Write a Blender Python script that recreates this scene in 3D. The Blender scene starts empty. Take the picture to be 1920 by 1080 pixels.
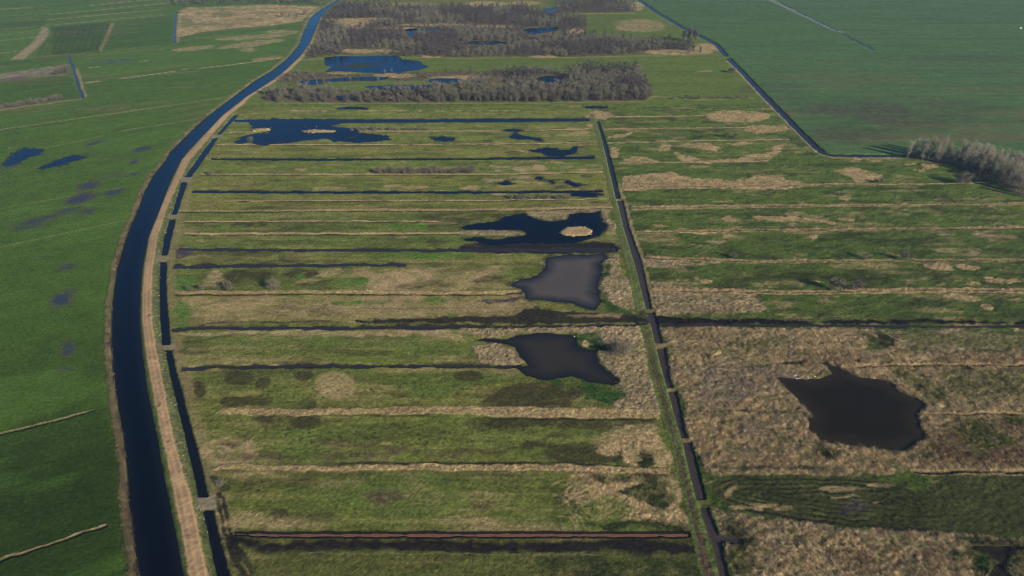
import bpy, math, random
import numpy as np
from mathutils import Vector

# ------------------------------------------------------------------ camera, sky, sun
S = bpy.context.scene
COL = S.collection
CAM_H = 150.0                      # drone height above the polder (m)
FPX = 1281.0                       # focal length in photo pixels (24 mm lens)
HORIZON = -250.0                   # row of the horizon in the photograph
PITCH = math.atan((540.0 - HORIZON) / FPX)
cam = bpy.data.cameras.new('camera'); cam.sensor_width = 36.0
cam.lens = 36.0 * FPX / 1920.0; cam.clip_start = 1.0; cam.clip_end = 30000.0
cob = bpy.data.objects.new('camera', cam); COL.objects.link(cob)
cob.location = (0, 0, CAM_H); cob.rotation_euler = (math.pi / 2 - PITCH, 0, 0)
S.camera = cob
SUN_EL, SUN_ROT = math.radians(23), math.radians(132)
wd = bpy.data.worlds.new('World'); S.world = wd; wd.use_nodes = True
sky = wd.node_tree.nodes.new('ShaderNodeTexSky'); sky.sky_type = 'NISHITA'; sky.sun_disc = False
sky.sun_elevation = SUN_EL; sky.sun_rotation = SUN_ROT; sky.dust_density = 0.0; sky.air_density = 0.8; sky.ozone_density = 5.0
wd.node_tree.nodes['Background'].inputs[1].default_value = 0.088
wd.node_tree.links.new(sky.outputs[0], wd.node_tree.nodes['Background'].inputs[0])
sl = bpy.data.lights.new('sun', 'SUN'); sl.energy = 4.9; sl.angle = math.radians(0.53); sl.color = (1.0, 0.91, 0.77)
so = bpy.data.objects.new('sun', sl); COL.objects.link(so)
so.rotation_euler = Vector((math.cos(SUN_EL) * math.sin(SUN_ROT), math.cos(SUN_EL) * math.cos(SUN_ROT), math.sin(SUN_EL))).to_track_quat('Z', 'Y').to_euler()
S.view_settings.view_transform = 'Standard'; S.view_settings.look = 'None'
S.view_settings.exposure = 0.0; S.view_settings.gamma = 1.0
S.render.engine = 'CYCLES'; S.cycles.filter_width = 1.0

# ------------------------------------------------------------------ map of the place
CT, ST = math.cos(PITCH), math.sin(PITCH)
def gmap(px, py):
    """survey point of the aerial picture -> metres on the flat polder"""
    px = np.asarray(px, float); py = np.asarray(py, float)
    w = py - HORIZON
    y = CAM_H * (FPX / (CT * CT * w) - ST / CT)
    return (px - 960.0) * CAM_H / (CT * w), y
def ginv(x, y):
    w = CAM_H * FPX / (CT * CT) / (np.asarray(y, float) + CAM_H * ST / CT)
    return np.asarray(x, float) * CT * w / CAM_H + 960.0, w + HORIZON
def mpp(py):                        # metres along the depth per picture row
    w = py - HORIZON
    return CAM_H * FPX / (CT * CT) / (w * w)

rng = np.random.default_rng(7); random.seed(7)
TAB = rng.random((8, 256, 256)).astype(np.float32)
def noise(x, y, s=0):
    x = np.asarray(x, np.float32) + 37.7 * s; y = np.asarray(y, np.float32) + 91.3 * s
    xi = np.floor(x).astype(np.int64); yi = np.floor(y).astype(np.int64)
    fx = x - xi; fy = y - yi; fx = fx * fx * (3 - 2 * fx); fy = fy * fy * (3 - 2 * fy)
    T = TAB[s % 8]; x0 = xi & 255; x1 = (xi + 1) & 255; y0 = yi & 255; y1 = (yi + 1) & 255
    return (T[y0, x0] * (1 - fx) + T[y0, x1] * fx) * (1 - fy) + (T[y1, x0] * (1 - fx) + T[y1, x1] * fx) * fy
def fbm(x, y, s=0, o=3):
    r = 0; a = 1.0; t = 0
    for k in range(o):
        r = r + a * noise(x * 2 ** k, y * 2 ** k, s + k); t += a; a *= 0.55
    return r / t
def sstep(a, b, v):
    t = np.clip((v - a) / (b - a), 0, 1); return t * t * (3 - 2 * t)

# ------------------------------------------------------------------ ground grid
NR, NC = 750, 1120
py_f = np.linspace(1150, -38, NR)
far = np.array([-60, -90, -120, -150, -180, -205, -225, -238])
prow = np.concatenate([[1900, 1500, 1300, 1210], py_f, far]); R0 = 4
px_f = np.linspace(-130, 2090, NC)
pcol = np.concatenate([[-3000, -1800, -1000, -550, -380, -270, -190], px_f, [2120, 2170, 2260, 2470, 2920, 3720, 4920]]); C0 = 7
GR, GC = len(prow), len(pcol)
PX = np.repeat(pcol[None, :], GR, 0).ravel(); PY = np.repeat(prow[:, None], GC, 1).ravel()
X, Y = gmap(PX, PY)
X = X.astype(np.float32); Y = Y.astype(np.float32)
CELL = (mpp(PY) * (1188.0 / NR)).astype(np.float32)
W1X = X + 1.6 * (fbm(X / 5, Y / 5, 1) - .5); W1Y = Y + 1.6 * (fbm(X / 5, Y / 5, 4) - .5)
W2X = X + 7 * (fbm(X / 14, Y / 14, 2, 4) - .5); W2Y = Y + 5 * (fbm(X / 14, Y / 9, 5, 4) - .5)
WARP = {0: (X, Y), 1: (W1X, W1Y), 2: (W2X, W2Y)}
HX, HY = noise(X / 1.1, Y / 1.1, 3), noise(X / .55, Y / .55, 6)      # fine grain
FN = (fbm(X / 2.4, Y / 1.7, 4, 3) - .5) * 2; FN2 = fbm(X / 3.6, Y / 2.2, 7, 4)
STREAK = fbm(X / 38, Y / 2.2, 2, 4)                                 # streaks along the strips
PATCH = fbm(X / 26, Y / 9, 3, 4); PATCH2 = fbm(X / 11, Y / 7, 6, 4)

def lin(c):
    c = np.asarray(c, float) / 255.0
    return np.where(c <= .04045, c / 12.92, ((c + .055) / 1.055) ** 2.4)
LIGHT = 0.52
def alb(*c): return (lin(c) / LIGHT).astype(np.float32)
A = dict(
    pasture=alb(62, 83, 30), pasture2=alb(72, 95, 34), meadow=alb(95, 91, 42), meadow_g=alb(78, 89, 37), right=alb(58, 69, 27),
    farpast=alb(66, 87, 49), straw=alb(141, 120, 84), reed=alb(129, 113, 84), pale=alb(176, 152, 112), sedge=alb(56, 53, 28),
    dkgreen=alb(40, 45, 20), bright=alb(42, 62, 24), mud=alb(25, 21, 19), purple=alb(58, 48, 52), sand=alb(158, 128, 93), sand2=alb(116, 95, 70),
    verge=alb(92, 92, 58), vergeg=alb(66, 78, 36), gravel=alb(112, 100, 82), track=alb(74, 62, 46), brown=alb(94, 79, 55), greyreed=alb(112, 100, 82),
    blue=alb(62, 66, 70), rust=alb(128, 82, 62), heath=alb(104, 88, 62), olive=alb(72, 74, 34), road=alb(128, 128, 126), wood=alb(82, 70, 54))
cover = np.zeros((GR * GC, 3), np.float32)
reed = np.zeros(GR * GC, np.float32)      # standing reed, 0..1
wet = np.zeros(GR * GC, np.float32)       # wet sheen, 0..1
Z = (0.10 * (fbm(X / 9, Y / 9, 1) - .5)).astype(np.float32)
CLS = np.zeros(GR * GC, np.int32)
CLASSES = {}
def cls_id(name, label):
    k = (name, label)
    if k not in CLASSES: CLASSES[k] = len(CLASSES) + 1
    return CLASSES[k]

def topoly(p):
    if len(p) not in (8, 12, 22) and max(q[0] for q in p) < 1950: p = [(q[0] + 170 if q[0] >= 1918 else q[0], q[1]) for q in p]   # features go on past the picture's edge
    x, y = gmap(np.array([q[0] for q in p], float), np.array([q[1] for q in p], float)); return np.stack([x, y], 1)
def ell(cx, cy, rx, ry, tilt=0.0, n=22):
    t = np.linspace(0, 2 * math.pi, n, endpoint=False); c, s = math.cos(tilt), math.sin(tilt)
    return [(cx + rx * math.cos(a) * c - ry * math.sin(a) * s, cy + rx * math.cos(a) * s + ry * math.sin(a) * c) for a in t]
def band(pts, th):                                # long horizontal feature, th = rows
    th = th if isinstance(th, (list, tuple)) else [th] * len(pts)
    return [(p[0], p[1] - t / 2) for p, t in zip(pts, th)] + [(p[0], p[1] + t / 2) for p, t in list(zip(pts, th))[::-1]]
def rails(rows):                                  # rows of (row, left, right)
    return [(l, y) for y, l, r in rows] + [(r, y) for y, l, r in rows[::-1]]
def sc(pts, ox, oy, k): return [(ox + a / k, oy + b / k) for a, b in pts]
def sd_poly(P, x, y):
    d = np.full(x.shape, 1e9, np.float32); ins = np.zeros(x.shape, bool)
    for i in range(len(P)):
        ax, ay = P[i]; bx, by = P[(i + 1) % len(P)]
        ex, ey = bx - ax, by - ay; L = ex * ex + ey * ey + 1e-9
        t = np.clip(((x - ax) * ex + (y - ay) * ey) / L, 0, 1)
        d = np.minimum(d, (x - ax - t * ex) ** 2 + (y - ay - t * ey) ** 2)
        if ay != by:
            c = ((ay > y) != (by > y)) & (x < ex * (y - ay) / ey + ax); ins ^= c
    d = np.sqrt(d); return np.where(ins, -d, d)
def sd_line(P, x, y):
    d = np.full(x.shape, 1e9, np.float32)
    for i in range(len(P) - 1):
        ax, ay = P[i]; bx, by = P[i + 1]; ex, ey = bx - ax, by - ay
        t = np.clip(((x - ax) * ex + (y - ay) * ey) / (ex * ex + ey * ey + 1e-9), 0, 1)
        d = np.minimum(d, (x - ax - t * ex) ** 2 + (y - ay - t * ey) ** 2)
    return np.sqrt(d)
def pick(P, m, warp):
    wx, wy = WARP[warp]
    i = np.nonzero((wx > P[:, 0].min() - m) & (wx < P[:, 0].max() + m) & (wy > P[:, 1].min() - m) & (wy < P[:, 1].max() + m))[0]
    return i, wx[i], wy[i]
def paint(pts, col, alpha=1.0, soft=0.5, warp=1, line=None, brk=0.0, brs=6.0, var=0.0, rd=None, wt=None, dz=0.0, cls=None, grain=0.0, px_soft=True):
    """lay one kind of ground cover over a patch of the map"""
    P = topoly(pts); m = soft * 2 + brk + (line or 0) + 3
    i, x, y = pick(P, m, warp)
    if not len(i): return
    sd = sd_line(P, x, y) - line if line is not None else sd_poly(P, x, y)
    if brk: sd = sd + brk * 2 * (fbm(X[i] / brs, Y[i] / (brs * .6), 5, 4) - .5)
    sd = sd + FN[i] * ((1.3 if warp == 2 else .35) * np.clip(CELL[i] * .8, .7, 2.5))
    s = np.maximum(soft, CELL[i] * .6) if px_soft else soft
    k = (sstep(1, -1, sd / s) * alpha).astype(np.float32)
    if warp == 2 and alpha < .96: k = np.clip(k * (.55 + 1.0 * sstep(.28, .72, FN2[i])), 0, 1).astype(np.float32)
    c = np.repeat((A[col] if isinstance(col, str) else col)[None, :], len(i), 0)
    if var: c = c * (1 + var * 2 * (PATCH2[i] - .5))[:, None]
    if grain: c = c * (1 + grain * 2 * (.4 * HX[i] + .6 * HY[i] - .5))[:, None]
    cover[i] = cover[i] * (1 - k[:, None]) + c * k[:, None]
    if rd is not None: reed[i] = reed[i] * (1 - k) + rd * k
    if wt is not None: wet[i] = wet[i] * (1 - k) + wt * k
    if dz: Z[i] += dz * k
    if cls is not None:
        j = i[sd < 0]; CLS[j] = cls_id(*cls)
WATERS = []
def water(name, label, pts, level=-.3, slope=.7, warp=1, line=None, mat='water', rim=None, rimw=.8, brk=0.0):
    P = topoly(pts); i, x, y = pick(P, 14 + (line or 0), warp)
    sd = sd_line(P, x, y) - line if line is not None else sd_poly(P, x, y)
    if brk: sd = sd + brk * 2 * (fbm(X[i] / 4, Y[i] / 4, 5, 4) - .5)
    sd = sd + FN[i] * (.22 if name in ('pond', 'pool', 'puddle') else .25) * np.clip(CELL[i], .6, 1.5)
    prof = np.clip(level + slope * sd, level - .8, 50)
    Z[i] = np.where(sd < 4, np.minimum(Z[i], prof), Z[i])
    if rim is not None:
        s = np.maximum(.35, CELL[i] * .5); k = sstep(1, -1, (sd - rimw) / s)[:, None]
        cover[i] = cover[i] * (1 - k) + A[rim] * k
    if name != 'canal' and line is None and mat != 'rust_water':
        wide = 2.6 if name in ('pool', 'puddle') or 'shallow' in mat else (1.2 if name == 'pond' else .7)
        k = (.8 * sstep(wide, -.3, sd + FN[i] * wide * .8))[:, None]; cover[i] = cover[i] * (1 - k) + (A['mud'] * .7 + A['dkgreen'] * .5) * k
    reed[i] = np.where(sd < .2, 0, reed[i])
    k = sstep(.3, -.6, sd); cover[i] = cover[i] * (1 - k[:, None]) + A['mud'] * k[:, None]
    full = np.full(GR * GC, 99, np.float32); full[i] = sd - np.maximum(1.4, CELL[i] * 1.1)
    WATERS.append((name, label, full < 0, level, mat, i, sd.astype(np.float32)))

# ---------- outlines of the long features (row, left, right)
CANAL = [(1400, 335, 452), (1150, 271, 372), (1080, 257, 344), (1010, 249, 331), (940, 240, 317), (880, 236, 305), (825, 231, 296), (775, 221, 285), (725, 213, 275), (660, 208, 266), (600, 207, 261), (550, 211, 262),
         (505, 218, 265), (442, 236, 277), (380, 262, 303), (360, 269, 310), (333, 283, 321), (300, 309, 338), (283, 319, 351), (250, 352, 383),
         (217, 388, 414), (183, 433, 457), (150, 478, 509), (130, 512, 535), (107, 540, 559), (83, 560, 578), (60, 568, 588), (33, 581, 599),
         (20, 597, 610), (8, 616, 624), (-5, 638, 645), (-40, 700, 706), (-90, 800, 804)]
SAND = [(1400, 470, 540), (1150, 388, 425), (1080, 355, 390), (1010, 343, 374), (940, 329, 361), (880, 317, 342), (820, 304, 325), (725, 285, 307), (660, 274, 294), (600, 267, 284), (550, 267, 284), (505, 271, 286), (442, 281, 295),
        (380, 304, 316), (333, 327, 339), (300, 341, 355), (250, 386, 399), (217, 417, 428), (193, 449, 459), (183, 460, 467), (150, 513, 521), (130, 538, 545),
        (107, 562, 569), (83, 580, 585), (60, 590, 594), (33, 600, 603)]
SIDE = [[(1300, 500, 535), (1150, 426, 450), (1080, 407, 430), (1010, 392, 411), (955, 380, 398)], [(930, 372, 389), (880, 361, 378), (820, 347, 363), (770, 335, 349), (725, 324, 338), (690, 316, 328), (655, 310, 320)],
        [(645, 304, 318), (600, 300, 315.5), (560, 299, 311), (525, 299, 310.5), (490, 300.5, 311)], [(478, 303, 312), (442, 308, 321), (410, 318, 328)], [(401, 321.5, 330), (380, 328, 337), (340, 340, 350)],
        [(331, 346, 357), (290, 375, 387), (258, 399, 407)], [(251, 407, 413), (215, 438, 446)]]
TRACK = [(1300, 1366, 1405), (1150, 1329, 1362), (1080, 1312, 1343), (1005, 1297, 1324), (933, 1281, 1304), (840, 1258, 1281), (726, 1224, 1249), (653, 1210, 1230), (580, 1191, 1210), (493, 1171, 1189),
         (427, 1157, 1169), (360, 1142, 1153), (315, 1133, 1142), (265, 1120, 1129), (214, 1106, 1112)]
MAIN = [[(1300, 1415, 1438), (1150, 1371, 1388), (1080, 1350, 1365), (1020, 1336, 1352), (951, 1312, 1328)], [(935, 1306, 1323), (840, 1283, 1299), (828, 1281, 1297)], [(820, 1278, 1290), (733, 1253, 1267)],
        [(726, 1251, 1261), (690, 1241, 1254), (653, 1231, 1247)], [(642, 1229, 1241), (610, 1221, 1234), (585, 1213, 1226)], [(578, 1212, 1221), (493, 1190, 1203), (427, 1170, 1179), (375, 1157, 1167)], [(372, 1155, 1162), (315, 1142, 1149), (265, 1130, 1135), (226, 1119, 1122)]]
def mid(rows, py): # centre column of a rail at given rows
    r = sorted(rows); return np.interp(py, [a[0] for a in r], [(a[1] + a[2]) / 2 for a in r])
def edge(rows, py, k):
    r = sorted(rows); return np.interp(py, [a[0] for a in r], [a[k] for a in r])
RDITCH = [(1690, 292), (1620, 291), (1562, 290.5), (1545, 287), (1530, 277), (1507, 254), (1470, 216), (1430, 176), (1390, 133), (1366, 110)]
RDITCH2 = [(1361, 104), (1343, 83), (1310, 66), (1281, 52), (1231, 23), (1198, 0), (1160, -25), (1100, -70)]

# ---------- land zones
cen = mid(CANAL, PY); trk = mid(TRACK, PY)
left = PX < cen
rd_all = np.array([(2600, 600), (1920, 365), (1850, 330), (1790, 308)] + RDITCH + RDITCH2)
farR = np.zeros(GR * GC, bool)
o_ = np.argsort(rd_all[:, 1]); rx_ = np.interp(PY, rd_all[o_, 1], rd_all[o_, 0])
farR = (PX > rx_) & (PY < 292 + np.maximum(0, (PX - 1690)) * .32)
rightz = (~left) & (PX > trk) & ~farR & (PY > 200)
cover[:] = A['meadow']
def setc(m, c, cl): cover[m] = A[c]; CLS[m] = cls_id(*cl)
# the strips of the middle block and of the right block
CL = [1003, 877, 772, 688, 612, 549, 497, 468, 439, 415, 395, 377, 358, 326, 298, 271, 245, 226]
RL = [[(1230, 217), (1920, 217)], [(1130, 243), (1920, 238)], [(1140, 268), (1920, 258)], [(1165, 306), (1700, 298), (1920, 290)], [(1175, 350), (1650, 346), (1920, 343)], [(1180, 391), (1500, 386), (1920, 380)],
      [(1190, 436), (1400, 432), (1920, 427)], [(1210, 486), (1400, 492), (1920, 488)], [(1220, 545), (1500, 547), (1920, 545)], [(1220, 607), (1920, 610)], [(1260, 688), (1920, 684)], [(1290, 772), (1920, 776)], [(1320, 880), (1920, 885)], [(1340, 960), (1920, 1004)]]
ci = np.zeros(GR * GC, np.int32)
for v in CL: ci += PY < v
ri = np.zeros(GR * GC, np.int32)
for l in RL: ri += PY < np.interp(PX, [q[0] for q in l], [q[1] for q in l])
ORD = ['front', 'second', 'third', 'fourth', 'fifth', 'sixth', 'seventh', 'eighth', 'ninth', 'tenth', 'eleventh', 'twelfth', 'thirteenth', 'fourteenth', 'fifteenth', 'sixteenth', 'seventeenth', 'eighteenth', 'farthest']
cz = (~left) & (~rightz) & ~farR
tone = rng.random((40, 3)).astype(np.float32)
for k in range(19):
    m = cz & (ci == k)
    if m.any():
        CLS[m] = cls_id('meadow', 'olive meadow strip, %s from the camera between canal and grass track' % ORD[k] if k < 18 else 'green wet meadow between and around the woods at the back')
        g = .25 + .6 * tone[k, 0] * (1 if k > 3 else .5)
        cover[m] = (A['meadow'] * (1 - g) + A['meadow_g'] * g) * np.interp(k, [0, 1, 2, 5, 9, 12, 18], [.62, .92, 1.08, 1.1, 1.15, 1.22, 1.3])  # near strips darker, far ones lighter: lens vignette and view-angle shading painted in
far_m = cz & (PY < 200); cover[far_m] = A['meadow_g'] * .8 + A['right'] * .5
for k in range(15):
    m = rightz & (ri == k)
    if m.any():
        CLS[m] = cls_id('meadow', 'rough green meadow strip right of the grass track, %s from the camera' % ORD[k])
        cover[m] = A['right'] * (.94 + .15 * tone[k, 1]) * np.interp(k, [0, 4, 8, 14], [.9, 1.0, 1.3, 1.7])  # same painted falloff: colour darkens toward the camera like vignetting
setc(farR, 'farpast', ('pasture', 'wide even dark green pasture beyond the curved ditch at top right'))
LL = [[(0, 1050), (197, 983), (300, 950)], [(0, 813), (175, 767), (300, 735)], [(0, 464), (235, 413), (300, 400)], [(0, 243), (435, 181), (520, 169)], [(0, 115), (330, 80), (620, 40)]]
li = np.zeros(GR * GC, np.int32)
for l in LL: li += PY < np.interp(PX, [q[0] for q in l], [q[1] for q in l])
LN = ['left of the canal at the bottom corner', 'left of the canal between the two straw-edged ditches', 'left of the canal with dark wet streaks', 'left of the canal with two blue puddles', 'left of the canal below the straw field', 'far left in the hazy distance']
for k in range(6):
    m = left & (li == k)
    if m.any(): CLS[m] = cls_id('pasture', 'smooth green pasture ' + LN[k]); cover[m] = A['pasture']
# large and fine variation inside the zones
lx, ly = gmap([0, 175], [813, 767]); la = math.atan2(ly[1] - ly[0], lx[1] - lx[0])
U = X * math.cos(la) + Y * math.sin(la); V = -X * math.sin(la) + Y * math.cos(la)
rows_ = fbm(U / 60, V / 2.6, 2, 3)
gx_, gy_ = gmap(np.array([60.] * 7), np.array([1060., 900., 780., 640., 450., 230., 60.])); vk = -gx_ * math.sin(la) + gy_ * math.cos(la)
for c3, tn_ in enumerate(([.40, .42, .60, .90, 1.0, 1.1, 1.12], [.40, .41, .58, .88, .99, 1.06, 1.1], [.32, .34, .50, .80, .95, 1.05, 1.2])): cover[left, c3] *= np.interp(V[left], vk, tn_)  # vignette darkening toward the near corner, painted into the grass colour
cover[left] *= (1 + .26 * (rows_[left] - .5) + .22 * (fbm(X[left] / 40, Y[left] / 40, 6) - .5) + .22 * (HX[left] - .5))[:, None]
t_ = (sstep(.5, .72, fbm(U / 45, V / 16, 4, 4)) * .5 * left)[:, None]
cover[:] = cover * (1 - t_) + A['pasture2'] * t_
t_ = (sstep(.56, .74, fbm(U / 50, V / 12, 7, 4)) * .35 * left * (PY < 240))[:, None]
cover[:] = cover * (1 - t_) + A['heath'] * t_
cover[farR] *= (1 + .3 * (fbm(X[farR] / 50, Y[farR] / 14, 3, 4) - .5) + .25 * (HX[farR] - .5) + .16 * (noise(X[farR] / 300, Y[farR] / 2.4, 5) - .5))[:, None]
t_ = (sstep(.50, .72, fbm(X / 45, Y / 12, 7, 4)) * .5 * farR * sstep(90, 200, PY))[:, None]
cover[:] = cover * (1 - t_) + A['heath'] * .75 * t_
for e_, a_ in ((ell(1600, 205, 120, 14), .75), (ell(1720, 225, 110, 16), .6), (ell(1600, 245, 90, 10), .7), (ell(1800, 200, 90, 14), .45), (ell(1560, 262, 60, 6), .5), (ell(1450, 165, 60, 10), .35), (ell(1800, 110, 90, 8), .35)): paint(e_, alb(62, 66, 46), a_, soft=9, warp=2, brk=9, brs=26)
for k in range(16): paint([(1380 + 20 * (k % 3), 20 + k * 16.5), (1650, 19 + k * 16.3), (1940, 17 + k * 16)], ['heath', 'dkgreen', 'pasture2'][k % 3], .32, line=.8, soft=.8, brk=.8, brs=20)
m = cz & (PY > 195); calm = (.4 + .6 * sstep(280, 520, PY)).astype(np.float32)
t_ = (calm * sstep(.47, .70, STREAK * .55 + PATCH * .45) * .62 * m)[:, None]; cover[:] = cover * (1 - t_) + (A['straw'] * .62 + A['meadow'] * .2) * t_
t_ = (calm * sstep(.52, .70, fbm(X / 20, Y / 5, 1, 4)) * .58 * m)[:, None]; cover[:] = cover * (1 - t_) + A['sedge'] * .9 * t_
t_ = (calm * sstep(.58, .74, fbm(X / 15, Y / 3.5, 6, 4)) * .3 * m)[:, None]; cover[:] = cover * (1 - t_) + A['dkgreen'] * t_
t_ = (sstep(.52, .72, fbm(X / 34, Y / 6, 4, 4)) * .85 * m)[:, None]; cover[:] = cover * (1 - t_) + A['meadow_g'] * .85 * t_
cover[m] *= (1 + calm[m] * 0.45 * (STREAK[m] - .5) + .35 * (HX[m] - .5) + .4 * (HY[m] - .5) + .3 * (noise(X[m] / 2.8, Y[m] / 1.6, 2) - .5))[:, None]
t_ = (sstep(.52, .72, STREAK * .4 + PATCH2 * .6) * .6 * rightz)[:, None]; cover[:] = cover * (1 - t_) + A['straw'] * .8 * t_
t_ = (sstep(.52, .70, fbm(X / 12, Y / 4, 1, 4)) * .6 * rightz)[:, None]; cover[:] = cover * (1 - t_) + A['dkgreen'] * t_
tr_ = fbm((X + Y * .8) / 6, (Y - X * .5) / 1.5, 3, 3)
cover[rightz] *= (1 + .7 * (tr_[rightz] - .5) + .4 * (HX[rightz] - .5) + .35 * (HY[rightz] - .5))[:, None]
Z[rightz] += .35 * (tr_[rightz] - .5) + .2 * (HX[rightz] - .5)
m = far_m; cover[m] *= (1 + .35 * (fbm(X[m] / 40, Y[m] / 12, 2, 4) - .5) + .25 * (HX[m] - .5))[:, None]

# ---------- left pastures: pale field edges, puddles, far patches
for p, wdt, cl_, al_ in [([(0, 464), (110, 440), (240, 412)], .35, 'straw', .45), ([(-60, 252), (0, 243), (210, 213), (435, 181)], .7, 'straw', .75), ([(60, 283), (150, 264), (240, 244)], .4, 'straw', .35),
                         ([(235, 244), (300, 234), (382, 221)], .5, 'straw', .6), ([(0, 392), (90, 376), (160, 362)], .4, 'straw', .3), ([(163, 155), (186, 152)], .9, 'pale', .8), ([(226, 147), (330, 134)], .8, 'pale', .8), ([(345, 130), (352, 129)], .8, 'pale', .8),
                         ([(376, 128), (470, 117), (530, 108)], .8, 'pale', .75), ([(168, 127), (185, 125)], .8, 'pale', .7), ([(262, 116), (276, 114)], .8, 'pale', .7), ([(0, 66), (70, 56)], .9, 'pale', .5), ([(0, 76), (76, 68)], .9, 'pale', .6), ([(0, 100), (35, 96)], .9, 'pale', .6),
                         ([(95, 27), (170, 20), (310, 6)], 1.2, 'pale', .5), ([(170, 10), (300, -2)], 1.2, 'pale', .5), ([(90, 37), (200, 27), (300, 18)], 1.2, 'pale', .5), ([(0, 55), (85, 48), (220, 36), (310, 28)], 1.0, 'pale', .4), ([(0, 18), (60, 14)], 1.2, 'pale', .4), ([(30, 174), (135, 159)], .5, 'straw', .5),
                         ([(0, 115), (125, 103), (330, 82)], .8, 'straw', .2), ([(0, 30), (90, 26)], 1., 'straw', .3), ([(300, 80), (480, 62), (560, 52)], 1., 'straw', .3)]:
    paint(p, cl_, al_ * .9, soft=.5, line=wdt, grain=.2)
paint([(0, 206), (60, 198), (120, 190), (150, 186)], 'reed', .9, line=1.1, cls=('field_edge', 'straw field edge under a brown hedge on the far left'))
paint([(0, 204), (50, 196), (118, 184), (118, 180), (50, 190), (0, 198)], 'brown', .85, rd=.8, grain=.4)
paint([(-20, 156), (0, 153), (70, 145), (130, 139), (128, 121), (60, 129), (0, 138), (-20, 140)], alb(112, 100, 80), .85, grain=.3, var=.4, warp=2, cls=('fallow_strip', 'brown fallow strip left of a short blue ditch'))
paint([(-20, 156), (0, 153), (60, 146), (40, 143), (0, 148)], alb(80, 66, 66), .7, grain=.3, warp=2)
paint([(20, 112), (45, 111), (70, 90), (93, 66), (90, 52), (78, 50), (75, 62), (60, 80)], 'reed', .85, rd=.5, grain=.4, warp=1, cls=('reed_strip', 'broad slanting straw strip in the far left pastures'))
paint([(186, 94), (191, 95), (212, 44), (209, 42)], 'straw', .9, rd=.4, grain=.4, cls=('reed_strip', 'thin slanting straw strip in the far left pastures'))
for pl_, cc_, aa_ in (([(98, 104), (188, 95), (208, 42), (100, 52)], 'dkgreen', .35), ([(195, 94), (325, 82), (326, 30), (214, 42)], 'bright', .3), ([(0, 100), (30, 96), (78, 52), (0, 60)], 'pasture2', .5), ([(0, 124), (130, 110), (125, 104), (0, 116)], 'bright', .3), ([(160, 150), (500, 105), (560, 60), (200, 100)], 'pasture2', .35), ([(0, 200), (150, 184), (130, 142), (0, 156)], 'bright', .3)): paint(pl_, cc_, aa_, soft=1.5, warp=1)
for k in range(11): paint([(72 + k * 12, 104 - k), (100 + k * 10.5, 50 - k * .8)], 'dkgreen', .45, line=1.0, soft=1.5)
paint([(-20, 45), (80, 38), (84, 50), (-20, 55)], 'sedge', .4, soft=3, warp=2)
paint(ell(215, 115, 45, 4, -.1), 'blue', .5, soft=2, warp=2, wt=.6)
STRAWFIELD = [(331, 28), (350, 14), (420, 12), (500, 9), (600, 12), (585, 25), (560, 40), (520, 48), (440, 52), (380, 61), (333, 70)]
paint(STRAWFIELD, 'straw', .88, warp=2, brk=4, brs=16, var=.45, grain=.25, rd=.25, cls=('straw_field', 'pale straw coloured field beside the canal at top left'))
for e in [ell(420, 27, 22, 5), ell(350, 42, 14, 8), ell(470, 36, 26, 2), ell(400, 46, 40, 1.5), ell(520, 23, 40, 1.3), ell(420, 17, 60, 1)]: paint(e, 'pasture', .5, soft=2, warp=2)
for e in [ell(470, 70, 70, 4, -.06), ell(360, 91, 42, 3.5, -.1), ell(470, 82, 60, 5, -.12), ell(468, 93, 18, 4), ell(500, 110, 26, 4, -.1), ell(530, 60, 30, 4)]: paint(e, 'straw', .5, soft=3, warp=2, brk=4, brs=14)
for cx, cy, rx, ry, a in [(172, 347, 26, 8, .9), (148, 372, 34, 9, .75), (216, 360, 20, 5, .6), (165, 397, 14, 5, .75), (130, 395, 30, 7, .4), (265, 278, 24, 5, .6), (250, 303, 14, 6, .6), (175, 268, 20, 4, .5), (60, 420, 50, 10, .3), (250, 327, 20, 3, .35), (205, 330, 30, 4, .3), (120, 500, 22, 6, .6), (115, 560, 30, 18, .7), (125, 655, 15, 22, .4), (118, 690, 13, 5, .35), (20, 310, 16, 6, .4), (85, 410, 34, 6, .3)]:
    paint(ell(cx, cy, rx, ry, -.22), alb(62, 56, 44), min(.96, a * 1.15), soft=2.6, warp=2, brk=2.6, brs=6, wt=.5)
    paint(ell(cx, cy, rx * .55, ry * .5, -.25), alb(38, 42, 56), min(.97, a * 1.5), soft=1.6, warp=2, brk=2.2, brs=4, wt=1)
pl = fbm(U / 9, V / .9, 6, 3)
for k in range(2): pass
for p in ([(-40, 1062), (0, 1049), (90, 1019), (196, 984)], [(-40, 824), (0, 812), (90, 790), (175, 767)]):
    q = [(a, b + 2.6) for a, b in p]
    paint(p, 'reed', .65, line=.2, soft=.25, rd=.3, grain=.4, cls=('field_edge', 'straw edged field ditch %s in the left pasture' % ('at the bottom' if p[0][1] > 900 else 'in the middle')))
    paint(q, 'mud', .9, line=.36, soft=.2, dz=-.5)
# bright verge beside the canal
paint([(l - 18, y) for y, l, r in CANAL if y > 160] + [(l - 2, y) for y, l, r in CANAL[::-1] if y > 160], 'pasture2', .35, soft=2.0)
paint([(l - 2.6 - y * .004, y) for y, l, r in CANAL], 'reed', .85, line=.62, soft=.5, brk=.3, rd=1.0, grain=.5, cls=('reed_fringe', 'tan reed fringe along the left bank of the canal'))

paint([(l - .3, y) for y, l, r in CANAL if y > 200], alb(70, 56, 52), .85, line=.4, soft=.3, brk=.6, brs=3, grain=.5, rd=1.0)
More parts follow.
